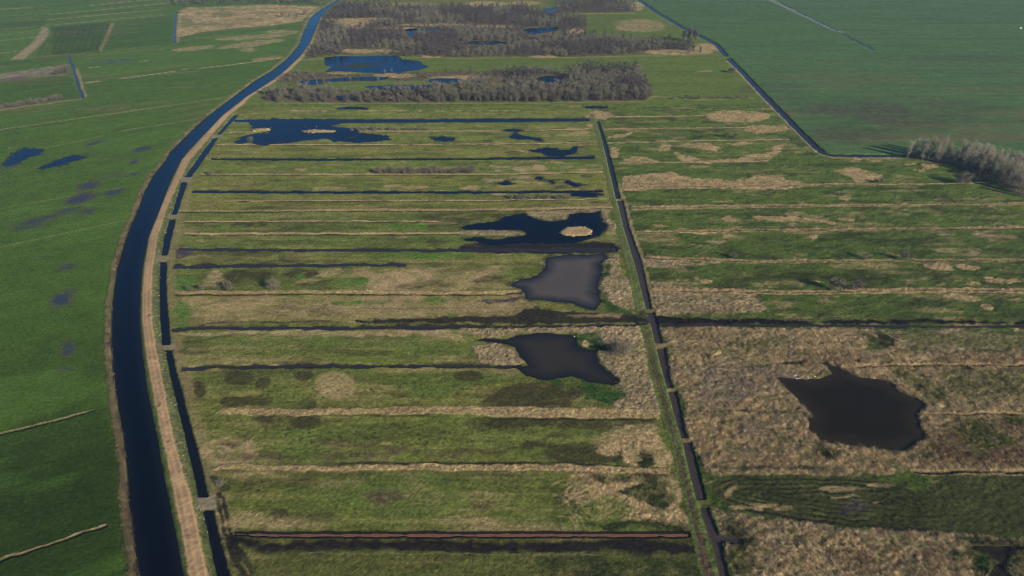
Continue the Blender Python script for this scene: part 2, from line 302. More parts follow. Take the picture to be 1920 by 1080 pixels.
# ---------- sand track and verges
paint([(r + 0, y) for y, l, r in CANAL if y > 180] + [(l, y) for y, l, r in SAND[::-1] if y > 180], 'vergeg', .9, soft=.5, grain=.3)
vr = [(r, y) for y, l, r in SAND if y > 190 and y < 1200] + [(edge([q for s in SIDE for q in s], y, 1) - 1, y) for y, l, r in SAND[::-1] if y > 190 and y < 1200]
paint(vr, 'verge', .95, soft=.5, grain=.45, var=.3, cls=('verge', 'rough grass verge between sand track and side ditch'))
paint([(edge([q for s in SIDE for q in s], y, 1) - 3, y) for y in range(1160, 210, -25)], 'vergeg', .8, line=.7, soft=.5, grain=.4)
paint(rails(SAND), 'sand', .97, soft=.45, warp=0, grain=.10, var=.10, dz=.2, cls=('sand_track', 'bare sand track running along the canal'))
for f, a_ in ((.2, .7), (.32, .65), (.5, .3), (.66, .65), (.8, .7)):
    paint([(l + (r - l) * f, y) for y, l, r in SAND if y > 230], 'sand2', a_, line=.22, soft=.25, brk=.3, brs=9, warp=0)
for yy, ff in ((757, .8), (852, .45), (1010, .5), (715, .5), (590, .7), (830, .55)):
    l, r = edge(SAND, yy, 1), edge(SAND, yy, 2); paint(ell(l + (r - l) * ff, yy, 3, 5), 'brown', .75, soft=.4, warp=2)
# rutted grass path east of the side ditch
for off in (9, 15):
    paint([(edge([q for s in SIDE for q in s], y, 2) + off * (y + 250) / 900, y) for y in range(920, 330, -20)], 'sedge', .55, line=.28, soft=.3, brk=.3)
sdx = lambda y: edge([q for s in SIDE for q in s], y, 2)
paint([(sdx(y) + 2, y) for y in range(1000, 330, -20)] + [(sdx(y) + 22 * (y + 250) / 900, y) for y in range(340, 1001, 20)], 'straw', .35, soft=1.5, brk=1.5)
for p, wl_ in (([(407, 935), (416, 965), (421, 990), (424, 1002)], .55), ([(413, 925), (424, 955), (430, 980), (433, 1000)], .55), ([(428, 1005), (434, 1035), (446, 1060), (466, 1085)], .8), ([(433, 1000), (446, 1030), (462, 1055), (482, 1085)], .8)):
    paint(p, 'mud', .9, line=wl_, soft=.35, brk=.5, brs=3, dz=-.15)
for y0, y1, xa, xb in ((930, 955, 366, 408), (645, 655, 296, 330), (478, 490, 292, 316), (401, 410, 312, 336), (331, 340, 340, 362), (251.5, 257.5, 397, 416)):
    g = (y1 - y0) / 2 + 1; q = [(xa, y0), (xb, y0), (xb, y1), (xa, y1)]
    paint(q, 'gravel', .8, soft=.9, grain=.2, rd=0, cls=('dam_crossing', 'gravel dam across the side ditch, %s from the camera' % ORD[[930, 645, 478, 401, 331, 251.5].index(y0)]))

# ---------- middle block: detail of the near strips
P_ = paint
for cx, cy, rx, ry in [(374, 730, 13, 16), (447, 709, 27, 14), (491, 719, 16, 10), (437, 755, 27, 11), (480, 752, 30, 9), (577, 756, 16, 9), (497, 786, 16, 8), (573, 792, 30, 12), (525, 965, 17, 13), (878, 706, 28, 10), (570, 705, 20, 9), (760, 740, 32, 4),
                       (1000, 742, 80, 24), (960, 750, 50, 18), (1010, 790, 110, 13), (920, 790, 40, 8), (1150, 792, 70, 16), (1090, 850, 70, 22), (1020, 838, 60, 6), (1150, 840, 45, 20), (420, 912, 14, 8)]:
    P_(ell(cx, cy, rx, ry), 'sedge', .92, soft=.5 if rx < 31 else 1.2, warp=1 if rx < 31 else 2, brk=.5 if rx < 31 else 2.0, brs=5, grain=.35)
for cx, cy, rx, ry, a in [(630, 722, 39, 26, .8), (430, 848, 60, 26, .75), (480, 893, 60, 10, .5), (520, 985, 90, 9, .6), (770, 912, 36, 14, .6), (800, 918, 10, 7, .7), (720, 940, 18, 10, .5), (870, 983, 60, 10, .4), (1010, 983, 50, 8, .55), (690, 860, 50, 6, .3), (640, 905, 40, 10, .3), (450, 980, 40, 8, .45), (700, 640, 60, 4, .5), (830, 632, 45, 9, .7), (640, 625, 100, 4, .5), (960, 700, 40, 4, .4)]:
    P_(ell(cx, cy, rx, ry), 'straw', a * .75, soft=.8 if a > .7 else 2, warp=1 if a > .75 else 2, brk=.3 if a > .75 else 2.5, brs=7, grain=.22)
for cx, cy, rx, ry in [(560, 640, 180, 18), (800, 645, 60, 14), (700, 815, 150, 14), (960, 815, 60, 8), (540, 830, 60, 12), (800, 730, 60, 15), (540, 735, 60, 15), (760, 935, 120, 40), (620, 940, 80, 25)]:
    P_(ell(cx, cy, rx, ry), 'meadow_g', .5, soft=3, warp=2, brk=4, brs=9, grain=.3)
for k in range(150):   # small dark rush clumps
    cx, cy = rng.uniform(420, 1000), rng.choice([rng.uniform(800, 835), rng.uniform(715, 745), rng.uniform(905, 960)], p=[.6, .3, .1]); P_(ell(cx, cy, rng.uniform(1.5, 4), rng.uniform(1, 2.4), n=8), 'dkgreen', .7, soft=.25)
P_([(1105, 820), (1150, 800), (1232, 795), (1258, 870), (1180, 872), (1150, 855), (1120, 850)], 'straw', .85, soft=1, warp=2, brk=2, rd=.3, grain=.35)
P_(ell(1205, 858, 22, 16), 'dkgreen', .85, soft=1, warp=2, brk=2, grain=.4); P_(ell(1155, 855, 10, 16), 'dkgreen', .8, soft=1, warp=2, brk=2, grain=.4)
P_([(1070, 885), (1180, 885), (1275, 890), (1290, 990), (1190, 985), (1090, 965), (1060, 930)], 'straw', .8, soft=1, warp=2, brk=3.2, brs=5, rd=.35, grain=.45)
P_([(1170, 918), (1215, 900), (1260, 905), (1262, 945), (1240, 965), (1210, 940)], 'dkgreen', .95, soft=.8, warp=2, brk=2, grain=.45, rd=.2)
P_([(1100, 890), (1200, 884), (1270, 889), (1262, 902), (1200, 900), (1130, 905)], 'sedge', .7, soft=1, warp=2, brk=2, grain=.4)
P_([(1120, 930), (1180, 930), (1200, 985), (1100, 980), (1060, 940)], 'meadow_g', .55, soft=2, warp=2, brk=3, grain=.4)
P_([(1100, 985), (1290, 975), (1293, 990), (1100, 996)], 'dkgreen', .8, soft=.8, warp=2, brk=1, grain=.4)
for k in range(26):
    a0 = rng.uniform(-1.2, .9); cx, cy = 1055 + rng.uniform(-25, 25), 935 + rng.uniform(-20, 35); P_([(cx, cy), (cx + 22 * math.cos(a0), cy - 18 * math.sin(a0) - 8), (cx + 40 * math.cos(a0), cy - 40 * math.sin(a0))], 'dkgreen' if k % 3 else 'straw', .5, line=.22, soft=.25)
P_([(380, 1014), (640, 1014), (1000, 1016), (1305, 1012), (1310, 1036), (1180, 1040), (900, 1034), (640, 1036), (480, 1030)], 'mud', .97, soft=.9, warp=2, brk=1.2, brs=5, grain=.5, wt=.1)
P_([(450, 1040), (1300, 1045), (1330, 1150), (480, 1150)], 'olive', .6, soft=2, warp=2, brk=2, grain=.35)
P_([(1000, 1040), (1310, 1040), (1325, 1150), (1100, 1150)], 'dkgreen', .6, soft=2, warp=2, brk=2, grain=.4)
P_([(560, 1037), (900, 1038), (1150, 1043)], 'verge', .6, line=.2, soft=.2)
P_([(620, 996), (1000, 998), (1290, 996), (1290, 999), (1000, 1000), (440, 999), (440, 996)], 'mud', .85, soft=.3, warp=1, brk=.4)
# strips 4 to 8
P_([(335, 556), (640, 553), (980, 553), (1000, 575), (960, 603), (640, 604), (340, 608), (330, 580)], 'straw', .42, soft=1.5, warp=2, brk=3, brs=14, grain=.2)
P_([(340, 622), (640, 618), (900, 616), (900, 622), (700, 630), (500, 627), (345, 628)], 'straw', .7, soft=.8, warp=2, brk=1.5, brs=9, grain=.2)
P_([(640, 503), (760, 501), (960, 502), (960, 512), (880, 540), (700, 545), (640, 530)], 'straw', .45, soft=1.5, warp=2, brk=3, brs=12, grain=.2)
for cx, cy, rx, ry in [(480, 855, 60, 5), (640, 850, 60, 6), (730, 845, 60, 7), (850, 852, 40, 4), (420, 832, 20, 4), (720, 930, 40, 12), (900, 945, 30, 10), (560, 900, 40, 6)]: P_(ell(cx, cy, rx, ry), alb(70, 58, 42), .6, soft=1.2, warp=2, brk=2.2, brs=8, grain=.3)
P_([(700, 596), (830, 597), (960, 590), (1000, 575), (1060, 582), (1150, 588), (1195, 590), (1195, 607), (900, 607), (700, 606)], 'mud', .97, soft=.6, warp=2, brk=1.2, brs=4, grain=.5, wt=.2)
P_([(1070, 590), (1165, 586), (1160, 594), (1080, 595)], 'straw', .7, soft=.8, warp=2, brk=1.5)
P_([(650, 598), (730, 596), (800, 597), (790, 605), (660, 604)], 'mud', .85, soft=.5, warp=2, brk=1, grain=.5)
P_([(350, 604), (480, 602), (640, 603), (640, 606), (360, 607)], 'mud', .5, soft=.4, warp=2, brk=.8)
P_([(520, 579), (640, 579), (800, 578), (990, 577)], alb(96, 78, 66), .7, line=.55, soft=.5, brk=.8, brs=9)
P_([(890, 560), (960, 556), (985, 560), (960, 564), (910, 565)], 'purple', .8, soft=.6, warp=2, wt=.4)
for cx, cy, rx, ry, a in [(405, 524, 24, 16, .85), (612, 512, 30, 7, .85), (745, 525, 60, 20, .8), (580, 525, 22, 5, .7), (880, 520, 40, 8, .5), (700, 565, 140, 8, .4), (450, 568, 60, 7, .5), (860, 583, 80, 6, .35)]: P_(ell(cx, cy, rx, ry, -.12), 'straw', a * .85, soft=1, warp=2, brk=2, brs=8, grain=.2)
for cx, cy, rx, ry, a in [(470, 515, 50, 12, .7), (560, 512, 40, 9, .8), (440, 530, 20, 9, .6), (600, 530, 40, 6, .6), (800, 535, 60, 8, .55), (860, 505, 50, 5, .5), (920, 525, 30, 6, .6), (675, 522, 14, 6, .7), (470, 421, 34, 5, .7), (555, 427, 25, 4, .6), (540, 485, 20, 6, .6), (820, 455, 22, 5, .6)]: P_(ell(cx, cy, rx, ry, -.06), 'sedge', a, soft=1.2, warp=2, brk=1.5, brs=7, grain=.3)
for cx, cy, rx, ry in [(660, 528, 32, 9), (670, 568, 50, 5), (820, 563, 24, 6), (850, 590, 12, 6), (560, 520, 12, 6), (345, 530, 24, 18), (340, 590, 20, 25), (790, 478, 100, 6), (780, 425, 60, 6)]: P_(ell(cx, cy, rx, ry), alb(66, 92, 32), .65, soft=1.2, warp=2, brk=1.5, brs=6, grain=.3)
for p in ([(346, 643), (385, 637), (432, 629)],): P_(p, 'sedge', .7, line=.7, soft=.7, brk=.6)
P_([(325, 470), (350, 472), (372, 477), (345, 484), (328, 490)], 'purple', .75, soft=.6, warp=2, brk=1, wt=.6)
for p in ([(700, 594), (830, 595), (960, 588), (1000, 575), (1195, 588), (1195, 607), (700, 606)], [(870, 455), (1160, 450), (1165, 476), (930, 476), (860, 470)], [(1225, 593), (1925, 600), (1925, 607), (1225, 606)]):
    P_(p, 'sedge', .28, soft=.8, warp=2, brk=2.4, brs=3, grain=.6)
# reeds between pond and track
for p in ([(1128, 487), (1145, 478), (1165, 476), (1188, 578), (1150, 575), (1122, 545), (1128, 520)], [(1105, 615), (1200, 615), (1215, 660), (1226, 765), (1165, 765), (1150, 715), (1112, 680), (1125, 645)], [(925, 640), (990, 681), (960, 690), (895, 680), (880, 655)], [(860, 612), (1200, 613), (1190, 624), (1080, 624), (960, 628), (900, 632)], [(975, 400), (1110, 388), (1145, 388), (1150, 440), (1136, 440), (1132, 400), (1065, 412), (1010, 412)], [(1150, 715), (1230, 740), (1235, 770), (1150, 770)]):
    P_(p, 'reed', .95, soft=.7, warp=2, brk=.8, brs=4, rd=.95, grain=.5, var=.3)
P_(ell(1160, 655, 32, 18), 'greyreed', .7, soft=2, warp=2, brk=2, rd=.6, grain=.4); P_(ell(1150, 655, 14, 10), 'dkgreen', .6, soft=1, warp=2, brk=2)
for p in ([(1060, 622), (1118, 624), (1140, 660), (1125, 662), (1090, 655), (1078, 640)], [(980, 698), (1010, 710), (1060, 702), (1100, 710), (1165, 722), (1180, 745), (1160, 752), (1060, 725), (1000, 714)], [(1090, 735), (1165, 728), (1178, 748), (1140, 762), (1080, 755)], [(1130, 500), (1146, 497), (1142, 515), (1130, 520)], [(1122, 552), (1150, 572), (1180, 588), (1150, 588), (1122, 570)]):
    P_(p, 'bright', .85, soft=.8, warp=2, brk=1.2, brs=4, grain=.4, rd=.25)
P_(ell(1097, 645, 8, 6.5), 'straw', 1, soft=.3, warp=1, rd=.8, grain=.4)
# brown sedge along the wet corner
P_([(870, 458), (960, 452), (1050, 455), (1120, 452), (1150, 458), (1162, 467), (1140, 475), (1050, 478), (930, 476), (860, 470)], 'mud', .97, soft=.8, warp=2, brk=1.5, grain=.5, wt=.4)
for p in ([(780, 402), (870, 398), (960, 400), (900, 412), (860, 425), (800, 428)],): P_(p, 'sedge', .6, soft=1.5, warp=2, brk=2)
# far strips: scattered straw and bushes
for k in range(190):
    cx, cy = rng.uniform(330, 1135), rng.uniform(198, 480)
    if cx < mid(SAND, cy) + 60: continue
    P_(ell(cx, cy, rng.uniform(8, 45), rng.uniform(.9, 2.8), n=12), ['straw', 'straw', 'sedge', 'meadow_g', 'heath'][k % 5], rng.uniform(.15, .5), soft=.8, warp=2, brk=1.2, brs=8, grain=.2)
for k in range(60): P_(ell(rng.uniform(900, 1120), rng.uniform(235, 385), rng.uniform(8, 30), rng.uniform(1, 3), n=12), ['straw', 'reed', 'sedge'][k % 3], .6, soft=.8, warp=2, brk=1.5, grain=.25)
for cx, cy, rx, ry in [(985, 316, 20, 4), (1015, 314, 18, 5), (880, 353, 20, 4), (1110, 234, 9, 3), (780, 352, 25, 4), (740, 350, 20, 3)]: P_(ell(cx, cy, rx, ry), 'straw', .85, soft=.8, warp=2, brk=1)

# ---------- right block
for p in ([(1170, 330), (1250, 322), (1300, 334), (1400, 338), (1420, 330), (1460, 328), (1500, 345), (1500, 352), (1172, 356)], [(1150, 275), (1162, 276), (1158, 296), (1146, 292)], [(1168, 303), (1190, 292), (1220, 298), (1240, 304), (1200, 308)], [(1240, 270), (1262, 272), (1256, 284), (1238, 284)],
          [(1275, 274), (1300, 267), (1330, 268), (1360, 278), (1350, 284), (1320, 280)], [(1265, 284), (1285, 292), (1320, 299), (1380, 297), (1410, 290), (1460, 285), (1462, 296), (1380, 304), (1280, 305)], [(1135, 255), (1180, 249), (1175, 256), (1140, 260)], [(1560, 318), (1600, 314), (1650, 328), (1660, 338), (1610, 342), (1590, 330)], [(1370, 270), (1400, 266), (1410, 270), (1380, 276)], [(1445, 272), (1462, 272), (1462, 285), (1448, 283)],
          [(1595, 298), (1612, 297), (1616, 301), (1600, 303)], [(1625, 300), (1650, 300), (1652, 305), (1632, 305)], ell(1744, 312, 16, 4), ell(1726, 320, 7, 2.5), ell(1702, 308, 14, 2), ell(1712, 318, 6, 2)):
    P_(p, 'straw', .92, soft=.6, warp=2, brk=2.0, brs=6, rd=.35, grain=.4, var=.25)
P_(ell(1385, 218, 60, 11), 'straw', .95, soft=.8, warp=2, brk=2.5, rd=.5, grain=.35, var=.25, cls=('straw_patch', 'pale straw oval near the far ditch, upper of two')); P_(ell(1435, 242, 42, 7.5), 'straw', .92, soft=.8, warp=2, brk=2.2, rd=.5, grain=.35, cls=('straw_patch', 'pale straw oval near the far ditch, lower of two')); P_(ell(1125, 216, 26, 8), 'straw', .9, soft=1, warp=2, rd=.4, grain=.3)
for k in range(120):
    cx, cy = rng.uniform(1190, 1920), rng.uniform(355, 640)
    P_(ell(cx, cy, rng.uniform(4, 24), rng.uniform(1.2, 4), rng.uniform(-.1, .15), n=12), ['straw', 'dkgreen', 'dkgreen', 'reed', 'bright'][k % 5], rng.uniform(.35, .75), soft=.6, warp=2, brk=1.2, brs=5, grain=.3)
for cx, cy, rx, ry in [(1365, 411, 14, 4), (1450, 410, 40, 4), (1510, 412, 60, 5), (1592, 410, 15, 4), (1582, 371, 8, 5), (1755, 499, 28, 5), (1808, 500, 25, 5), (1870, 527, 28, 5), (1908, 526, 12, 5), (1320, 525, 11, 4), (1825, 532, 14, 4), (1526, 446, 8, 4), (1805, 558, 35, 5), (1850, 575, 12, 6)]:
    P_(ell(cx, cy, rx, ry, .1), 'straw', .85, soft=.5, warp=2, brk=1.5, brs=4, grain=.35, rd=.3)
for cx, cy, rx, ry in [(1600, 442, 50, 5), (1750, 366, 30, 7), (1370, 480, 22, 12), (1630, 520, 60, 12), (1480, 520, 60, 12), (1700, 455, 80, 8)]: P_(ell(cx, cy, rx, ry), 'dkgreen', .5, soft=1.5, warp=2, brk=2, grain=.4)
P_([(1225, 530), (1280, 535), (1400, 545), (1440, 580), (1380, 592), (1290, 590), (1235, 600), (1222, 570)], 'reed', .9, soft=1, warp=2, brk=3, brs=5, rd=.7, grain=.5)
P_([(1205, 480), (1260, 485), (1310, 495), (1270, 505), (1215, 500)], 'reed', .85, soft=1, warp=2, brk=2, rd=.6, grain=.5)
# the reed wilderness in the foreground
REEDP = [(1237, 614), (1400, 614), (1580, 615), (1640, 620), (1610, 655), (1930, 658), (1930, 886), (1700, 886), (1560, 893), (1328, 893), (1301, 840), (1293, 820), (1269, 733), (1256, 690), (1248, 650)]
P_(REEDP, 'reed', .95, soft=.8, warp=2, brk=1, rd=.85, grain=.4, var=.25, cls=('reed_bed', 'tan reed bed around the large dark pond in the right foreground'))
REEDP2 = [(1330, 950), (1450, 970), (1600, 985), (1760, 1000), (1930, 1006), (1940, 1170), (1394, 1170), (1367, 1080), (1353, 1020)]
P_(REEDP2, 'reed', .95, soft=.7, warp=2, brk=1, rd=.7, grain=.45, var=.25, cls=('reed_bed', 'tan reed bed along the bottom right edge'))
P_([(1605, 625), (1640, 620), (1930, 620), (1930, 655), (1700, 662), (1640, 650)], 'dkgreen', .5, soft=1, warp=2, brk=2, brs=4, rd=.25, grain=.5)
P_([(1700, 630), (1920, 632), (1920, 648), (1720, 650)], 'right', .6, soft=2, warp=2, brk=3, brs=5, grain=.5)
P_([(1630, 622), (1930, 622), (1930, 656), (1650, 656)], 'reed', .6, soft=1.5, warp=2, brk=5, brs=6, rd=.4, grain=.5); P_([(1690, 628), (1930, 628), (1930, 650), (1720, 650)], 'olive', .5, soft=1.5, warp=2, brk=4, brs=5, grain=.5)
P_([(1640, 637), (1650, 620), (1680, 640), (1640, 655)], 'dkgreen', .8, soft=.6, warp=2, brk=1)
for p, c_, a in (([(1270, 690), (1420, 680), (1500, 705), (1450, 740), (1330, 735)], 'greyreed', .55), ([(1290, 720), (1380, 700), (1420, 730), (1340, 770)], 'greyreed', .6), ([(1360, 640), (1480, 632), (1520, 645), (1400, 652)], 'olive', .6), ([(1300, 652), (1400, 656), (1400, 662), (1280, 658)], 'olive', .55), ([(1660, 680), (1770, 730), (1800, 770), (1720, 745)], 'olive', .6), ([(1760, 790), (1925, 800), (1925, 875), (1740, 868), (1730, 835)], 'brown', .75), ([(1790, 800), (1850, 790), (1900, 830), (1820, 860)], 'olive', .8), ([(1880, 780), (1930, 780), (1930, 800), (1890, 800)], 'olive', .8), ([(1760, 690), (1930, 690), (1930, 765), (1790, 740)], 'olive', .5), ([(1540, 840), (1580, 845), (1560, 860), (1530, 855)], 'dkgreen', .75), ([(1380, 790), (1440, 785), (1430, 815), (1390, 815)], 'greyreed', .6),
                 ([(1440, 660), (1600, 660), (1640, 680), (1460, 680)], 'heath', .5), ([(1750, 665), (1930, 665), (1930, 690), (1750, 690)], 'heath', .5), ([(1280, 620), (1360, 622), (1350, 640), (1260, 640)], 'heath', .5), ([(1360, 975), (1400, 980), (1420, 1020), (1390, 1080), (1360, 1060)], 'dkgreen', .6), ([(1560, 1030), (1800, 1025), (1820, 1060), (1700, 1090), (1580, 1070)], 'brown', .4), ([(1640, 1020), (1700, 1030), (1650, 1060)], 'olive', .5), ([(1360, 970), (1410, 975), (1400, 1000), (1370, 1000)], 'sedge', .6), ([(1360, 1020), (1395, 1020), (1400, 1090), (1378, 1090)], 'olive', .7), ([(1800, 1010), (1925, 1015), (1925, 1090), (1860, 1090)], 'olive', .6)):
    P_(p, c_, a, soft=2, warp=2, brk=3, brs=6, grain=.55)
for cx, cy, rx, ry in [(1820, 1012, 16, 7), (1850, 1050, 24, 18), (1800, 1040, 14, 10)]: P_(ell(cx, cy, rx, ry), 'bright', .6, soft=1, warp=2, brk=1.5, grain=.5)
P_([(edge([q for s in MAIN for q in s], y_, 2) + 4, y_) for y_ in range(600, 330, -15)], 'straw', .6, line=.9, soft=.6, brk=.8, rd=.4, grain=.4)
for k in range(260):
    cx, cy = (rng.uniform(1300, 1900), rng.uniform(640, 885)) if k < 170 else (rng.uniform(1380, 1900), rng.uniform(985, 1080))
    P_(ell(cx, cy, rng.uniform(2, 9), rng.uniform(1.2, 3.5), rng.uniform(-.3, .3), n=8), ['sedge', 'greyreed', 'mud', 'pale', 'olive'][k % 5], rng.uniform(.3, .65), soft=.5, warp=2, brk=1.5, brs=2.5, grain=.5)
# the mown field with tractor loops
FIELD = [(1334, 915), (1345, 898), (1375, 891), (1450, 891), (1560, 892), (1640, 896), (1690, 912), (1715, 922), (1745, 912), (1775, 894), (1830, 889), (1940, 892), (1945, 1004), (1840, 1000), (1720, 994), (1600, 985), (1480, 968), (1400, 953), (1355, 940)]
P_(FIELD, alb(46, 49, 23), .97, soft=.5, warp=1, rd=0, grain=.4, var=.3, cls=('mown_field', 'dark mown field with curving tractor tracks at lower right'))
P_([(1780, 895), (1940, 893), (1940, 1000), (1830, 998), (1760, 975), (1740, 930)], alb(54, 57, 26), .75, soft=5, warp=2, brk=3, grain=.3)
P_([(1850, 930), (1940, 925), (1940, 970), (1860, 975)], alb(44, 46, 22), .6, soft=5, warp=2, brk=4)
fp = topoly(FIELD); i, x, y = pick(fp, 1, 1); s_ = -sd_poly(fp, x, y); k = (s_ > .4) & (s_ < 15)
gx = ginv(x, y)[0]
ring = (np.sin(s_ * 2 * math.pi / 1.7 + 4 * (fbm(x / 22, y / 9, 3) - .5)) * .5 + .5) ** 3
am = np.where(k, ring * sstep(.35, .7, fbm(x / 10, y / 4, 5, 3) + .12 * (gx < 1480)) * sstep(1800, 1650, gx), 0).astype(np.float32)[:, None]
cover[i] = cover[i] * (1 - (.16) * am) + alb(124, 112, 72) * (.16) * am
dk = np.where(k, (np.sin(s_ * 2 * math.pi / 1.7 + 2 + 4 * (fbm(x / 22, y / 9, 3) - .5)) * .5 + .5) ** 4 * sstep(1850, 1700, gx), 0)[:, None]
cover[i] *= (1 - .4 * dk * (.3 + 1.4 * sstep(.35, .65, FN2[i]))[:, None])
P_([(1400, 955), (1480, 970), (1600, 987), (1740, 995)], 'mud', .85, line=.5, soft=.4, brk=.3)
P_(ell(1600, 948, 26, 10), 'purple', .5, soft=1.5, warp=2)
P_([(1370, 914), (1385, 906), (1395, 912), (1380, 925), (1368, 928)], 'straw', .45, soft=.6, warp=2, brk=1.2)
for cx, cy, rx, ry in [(1395, 947, 26, 3), (1462, 947, 14, 4), (1420, 938, 40, 1.2), (1560, 915, 60, 3), (1600, 930, 50, 2), (1640, 945, 40, 2), (1650, 910, 30, 2)]: P_(ell(cx, cy, rx, ry, .05), 'straw', .5, soft=.5, warp=2, brk=1)

# ---------- ridges, wet lines
def ridge(pts, th, label, col='straw', rdv=.45, dz=.12, a=.85, brk=.25, gr=.45, dark=0):
    P_(band(pts, th), col, a, soft=.35, warp=1, brk=brk, brs=3, rd=rdv, dz=dz, grain=gr, var=.25, cls=('reed_ridge', label))
    if max(th if isinstance(th, list) else [th]) < 4: P_(pts, 'pale', .6, line=.3, soft=.4, brk=.9, brs=5)
    if dark: P_([(x_, y_ + dark) for x_, y_ in pts], 'mud', .92, line=.42, soft=.35, brk=.5, brs=6)
ridge([(398, 880), (417, 874), (480, 877), (560, 879), (800, 876), (1000, 877), (1170, 880), (1255, 884)], [4, 9, 9, 10, 11, 12, 12, 10], 'pale straw ridge across the middle block, nearest of them', gr=.35)
ridge([(405, 773), (420, 771), (560, 773), (840, 769), (930, 772), (1100, 775), (1235, 776)], [3, 11, 11, 14, 18, 18, 16], 'broad pale straw ridge below the round straw patch', gr=.35)
P_([(640, 868), (900, 869), (1050, 868), (1180, 873)], 'mud', .8, line=.45, soft=.4, brk=.5)  # shadow on the far side of the nearest ridge, painted in mud colour
P_([(560, 781), (640, 780), (800, 778)], 'mud', .6, line=.4, soft=.4, brk=.6); P_([(900, 784), (1100, 787), (1230, 786)], 'mud', .7, line=.4, soft=.4, brk=.4)
P_([(400, 884), (700, 885), (1100, 886)], 'brown', .5, line=.35, soft=.4, brk=.6)
ridge([(330, 549), (640, 547), (760, 548), (880, 549), (978, 546)], 6, 'pale reed ridge with two grey bushes, middle block', dark=5, gr=.6)
ridge([(345, 438.5), (500, 438), (640, 438), (860, 437)], 3.4, 'thin pale ridge leading to the reed spit in the dark pool', dark=2.6)
ridge([(860, 437), (900, 436), (950, 437), (978, 439)], [5, 9, 10, 3], 'straw reed spit reaching into the dark pool', col='reed', rdv=.9)
ridge([(345, 415.5), (560, 415), (700, 415), (820, 415.5)], 2, 'hair thin pale ridge above the dark pool spit', dark=1.6)
ridge([(335, 396), (500, 395), (640, 394), (800, 394), (960, 393), (1148, 389)], [2.4, 2.6, 4, 4, 5, 6], 'pale ridge along the upper shore of the dark pool', dark=2.5)
ridge([(425, 377), (640, 376), (900, 376), (1140, 373)], 1.6, 'thin pale ridge below the third dark ditch', a=.8, dark=1.3)
ridge([(375, 327), (500, 327), (640, 326.5), (900, 327), (1128, 323)], [2, 2.6, 2.2, 2.4, 3.4], 'thin pale ridge with a row of low shrubs', dark=1.5)
ridge([(402, 271), (520, 271.5), (800, 271), (1000, 270), (1110, 267)], [1.4, 1.6, 1.8, 2.2, 3], 'thin pale ridge below the blue flooded meadow', dark=1.2)
ridge([(430, 248), (480, 247.5)], 1.2, 'short pale ridge left of the flooded meadow')
ridge([(700, 246), (900, 246), (1000, 244), (1108, 242)], [2.4, 2.6, 2, 2], 'pale ridge right of the flooded meadow', dark=1.1)
for a, b in ((545, 582), (590, 594), (606, 612), (673, 696), (700, 706), (692, 752), (754, 760), (786, 790), (819, 823), (830, 832), (853, 862), (880, 884), (893, 900), (920, 930), (945, 972)): P_([(a, 207.5), (b, 207.5)], 'pale', .95, line=.45, soft=.4)
RR = [([(1130, 220), (1320, 217.5)], 2.2, 'thin straw ridge running to the upper straw oval'), ([(1130, 243), (1260, 241), (1400, 239.5)], [4, 3, 2], 'straw ridge running to the lower straw oval'), ([(1140, 268), (1300, 264), (1480, 262)], [2, 2, 2], 'thin straw ridge below the lower straw oval'),
      ([(1163, 306), (1300, 305), (1440, 302)], [3, 3, 2.4], 'ragged straw ridge above the broad straw band'), ([(1173, 350), (1290, 350), (1420, 348), (1645, 345)], [9, 7, 4, 5], 'broad straw band right of the grass track'), ([(1650, 345.5), (1750, 345), (1855, 343)], 1.6, 'thin ridge leading to the bush by the grove'),
      ([(1182, 390), (1320, 388), (1500, 385.5), (1820, 384), (1925, 378)], [8, 7, 5, 4, 8], 'straw ridge right of the grass track below the grove'), ([(1192, 436), (1400, 432), (1650, 430), (1925, 426)], [6, 5, 4, 5], 'straw ridge level with the dark pool'), ([(1210, 484), (1400, 490), (1640, 489), (1925, 487)], [7, 6, 5, 5], 'straw ridge with round bushes, right block'),
      ([(1222, 545), (1400, 548), (1560, 548), (1700, 544), (1925, 546)], [10, 9, 8, 10, 8], 'ragged straw ridge with two bushes, right block')]
for p, th, lb in RR:
    ridge(p, th, lb, rdv=.4, brk=.8, gr=.5)
    P_([(x_, y_ + 1.2) for x_, y_ in p], 'mud', .8, line=.32, soft=.3, brk=.55, brs=7)
P_(band([(1225, 600), (1350, 603), (1500, 605), (1700, 604), (1925, 604)], [14, 10, 6, 5, 4]), 'mud', .97, soft=.6, warp=2, brk=1.4, brs=3, grain=.6, rd=.3)
P_([(1245, 590), (1330, 588), (1480, 594), (1480, 599), (1330, 596)], 'right', .7, soft=.8, warp=2, brk=1)
for p, lb in (([(1610, 688), (1660, 686), (1760, 685), (1925, 684)], 'a'), ([(1738, 776), (1800, 777), (1925, 776)], 'b'), ([(1712, 885), (1800, 884), (1925, 885)], 'c')):
    P_(p, 'straw', .6, line=1.0, soft=.5, brk=.7, grain=.5, rd=.35); P_(p, 'mud', .95, line=.42, soft=.3, brk=.35, dz=-.7)
for p in ([(1300, 772), (1360, 770), (1440, 773), (1510, 776)], [(1340, 878), (1430, 876), (1550, 880)], [(1390, 690), (1500, 680)], [(1470, 682), (1510, 678)]): P_(p, 'mud', .55, line=.5, soft=.5, brk=1.0, brs=3)

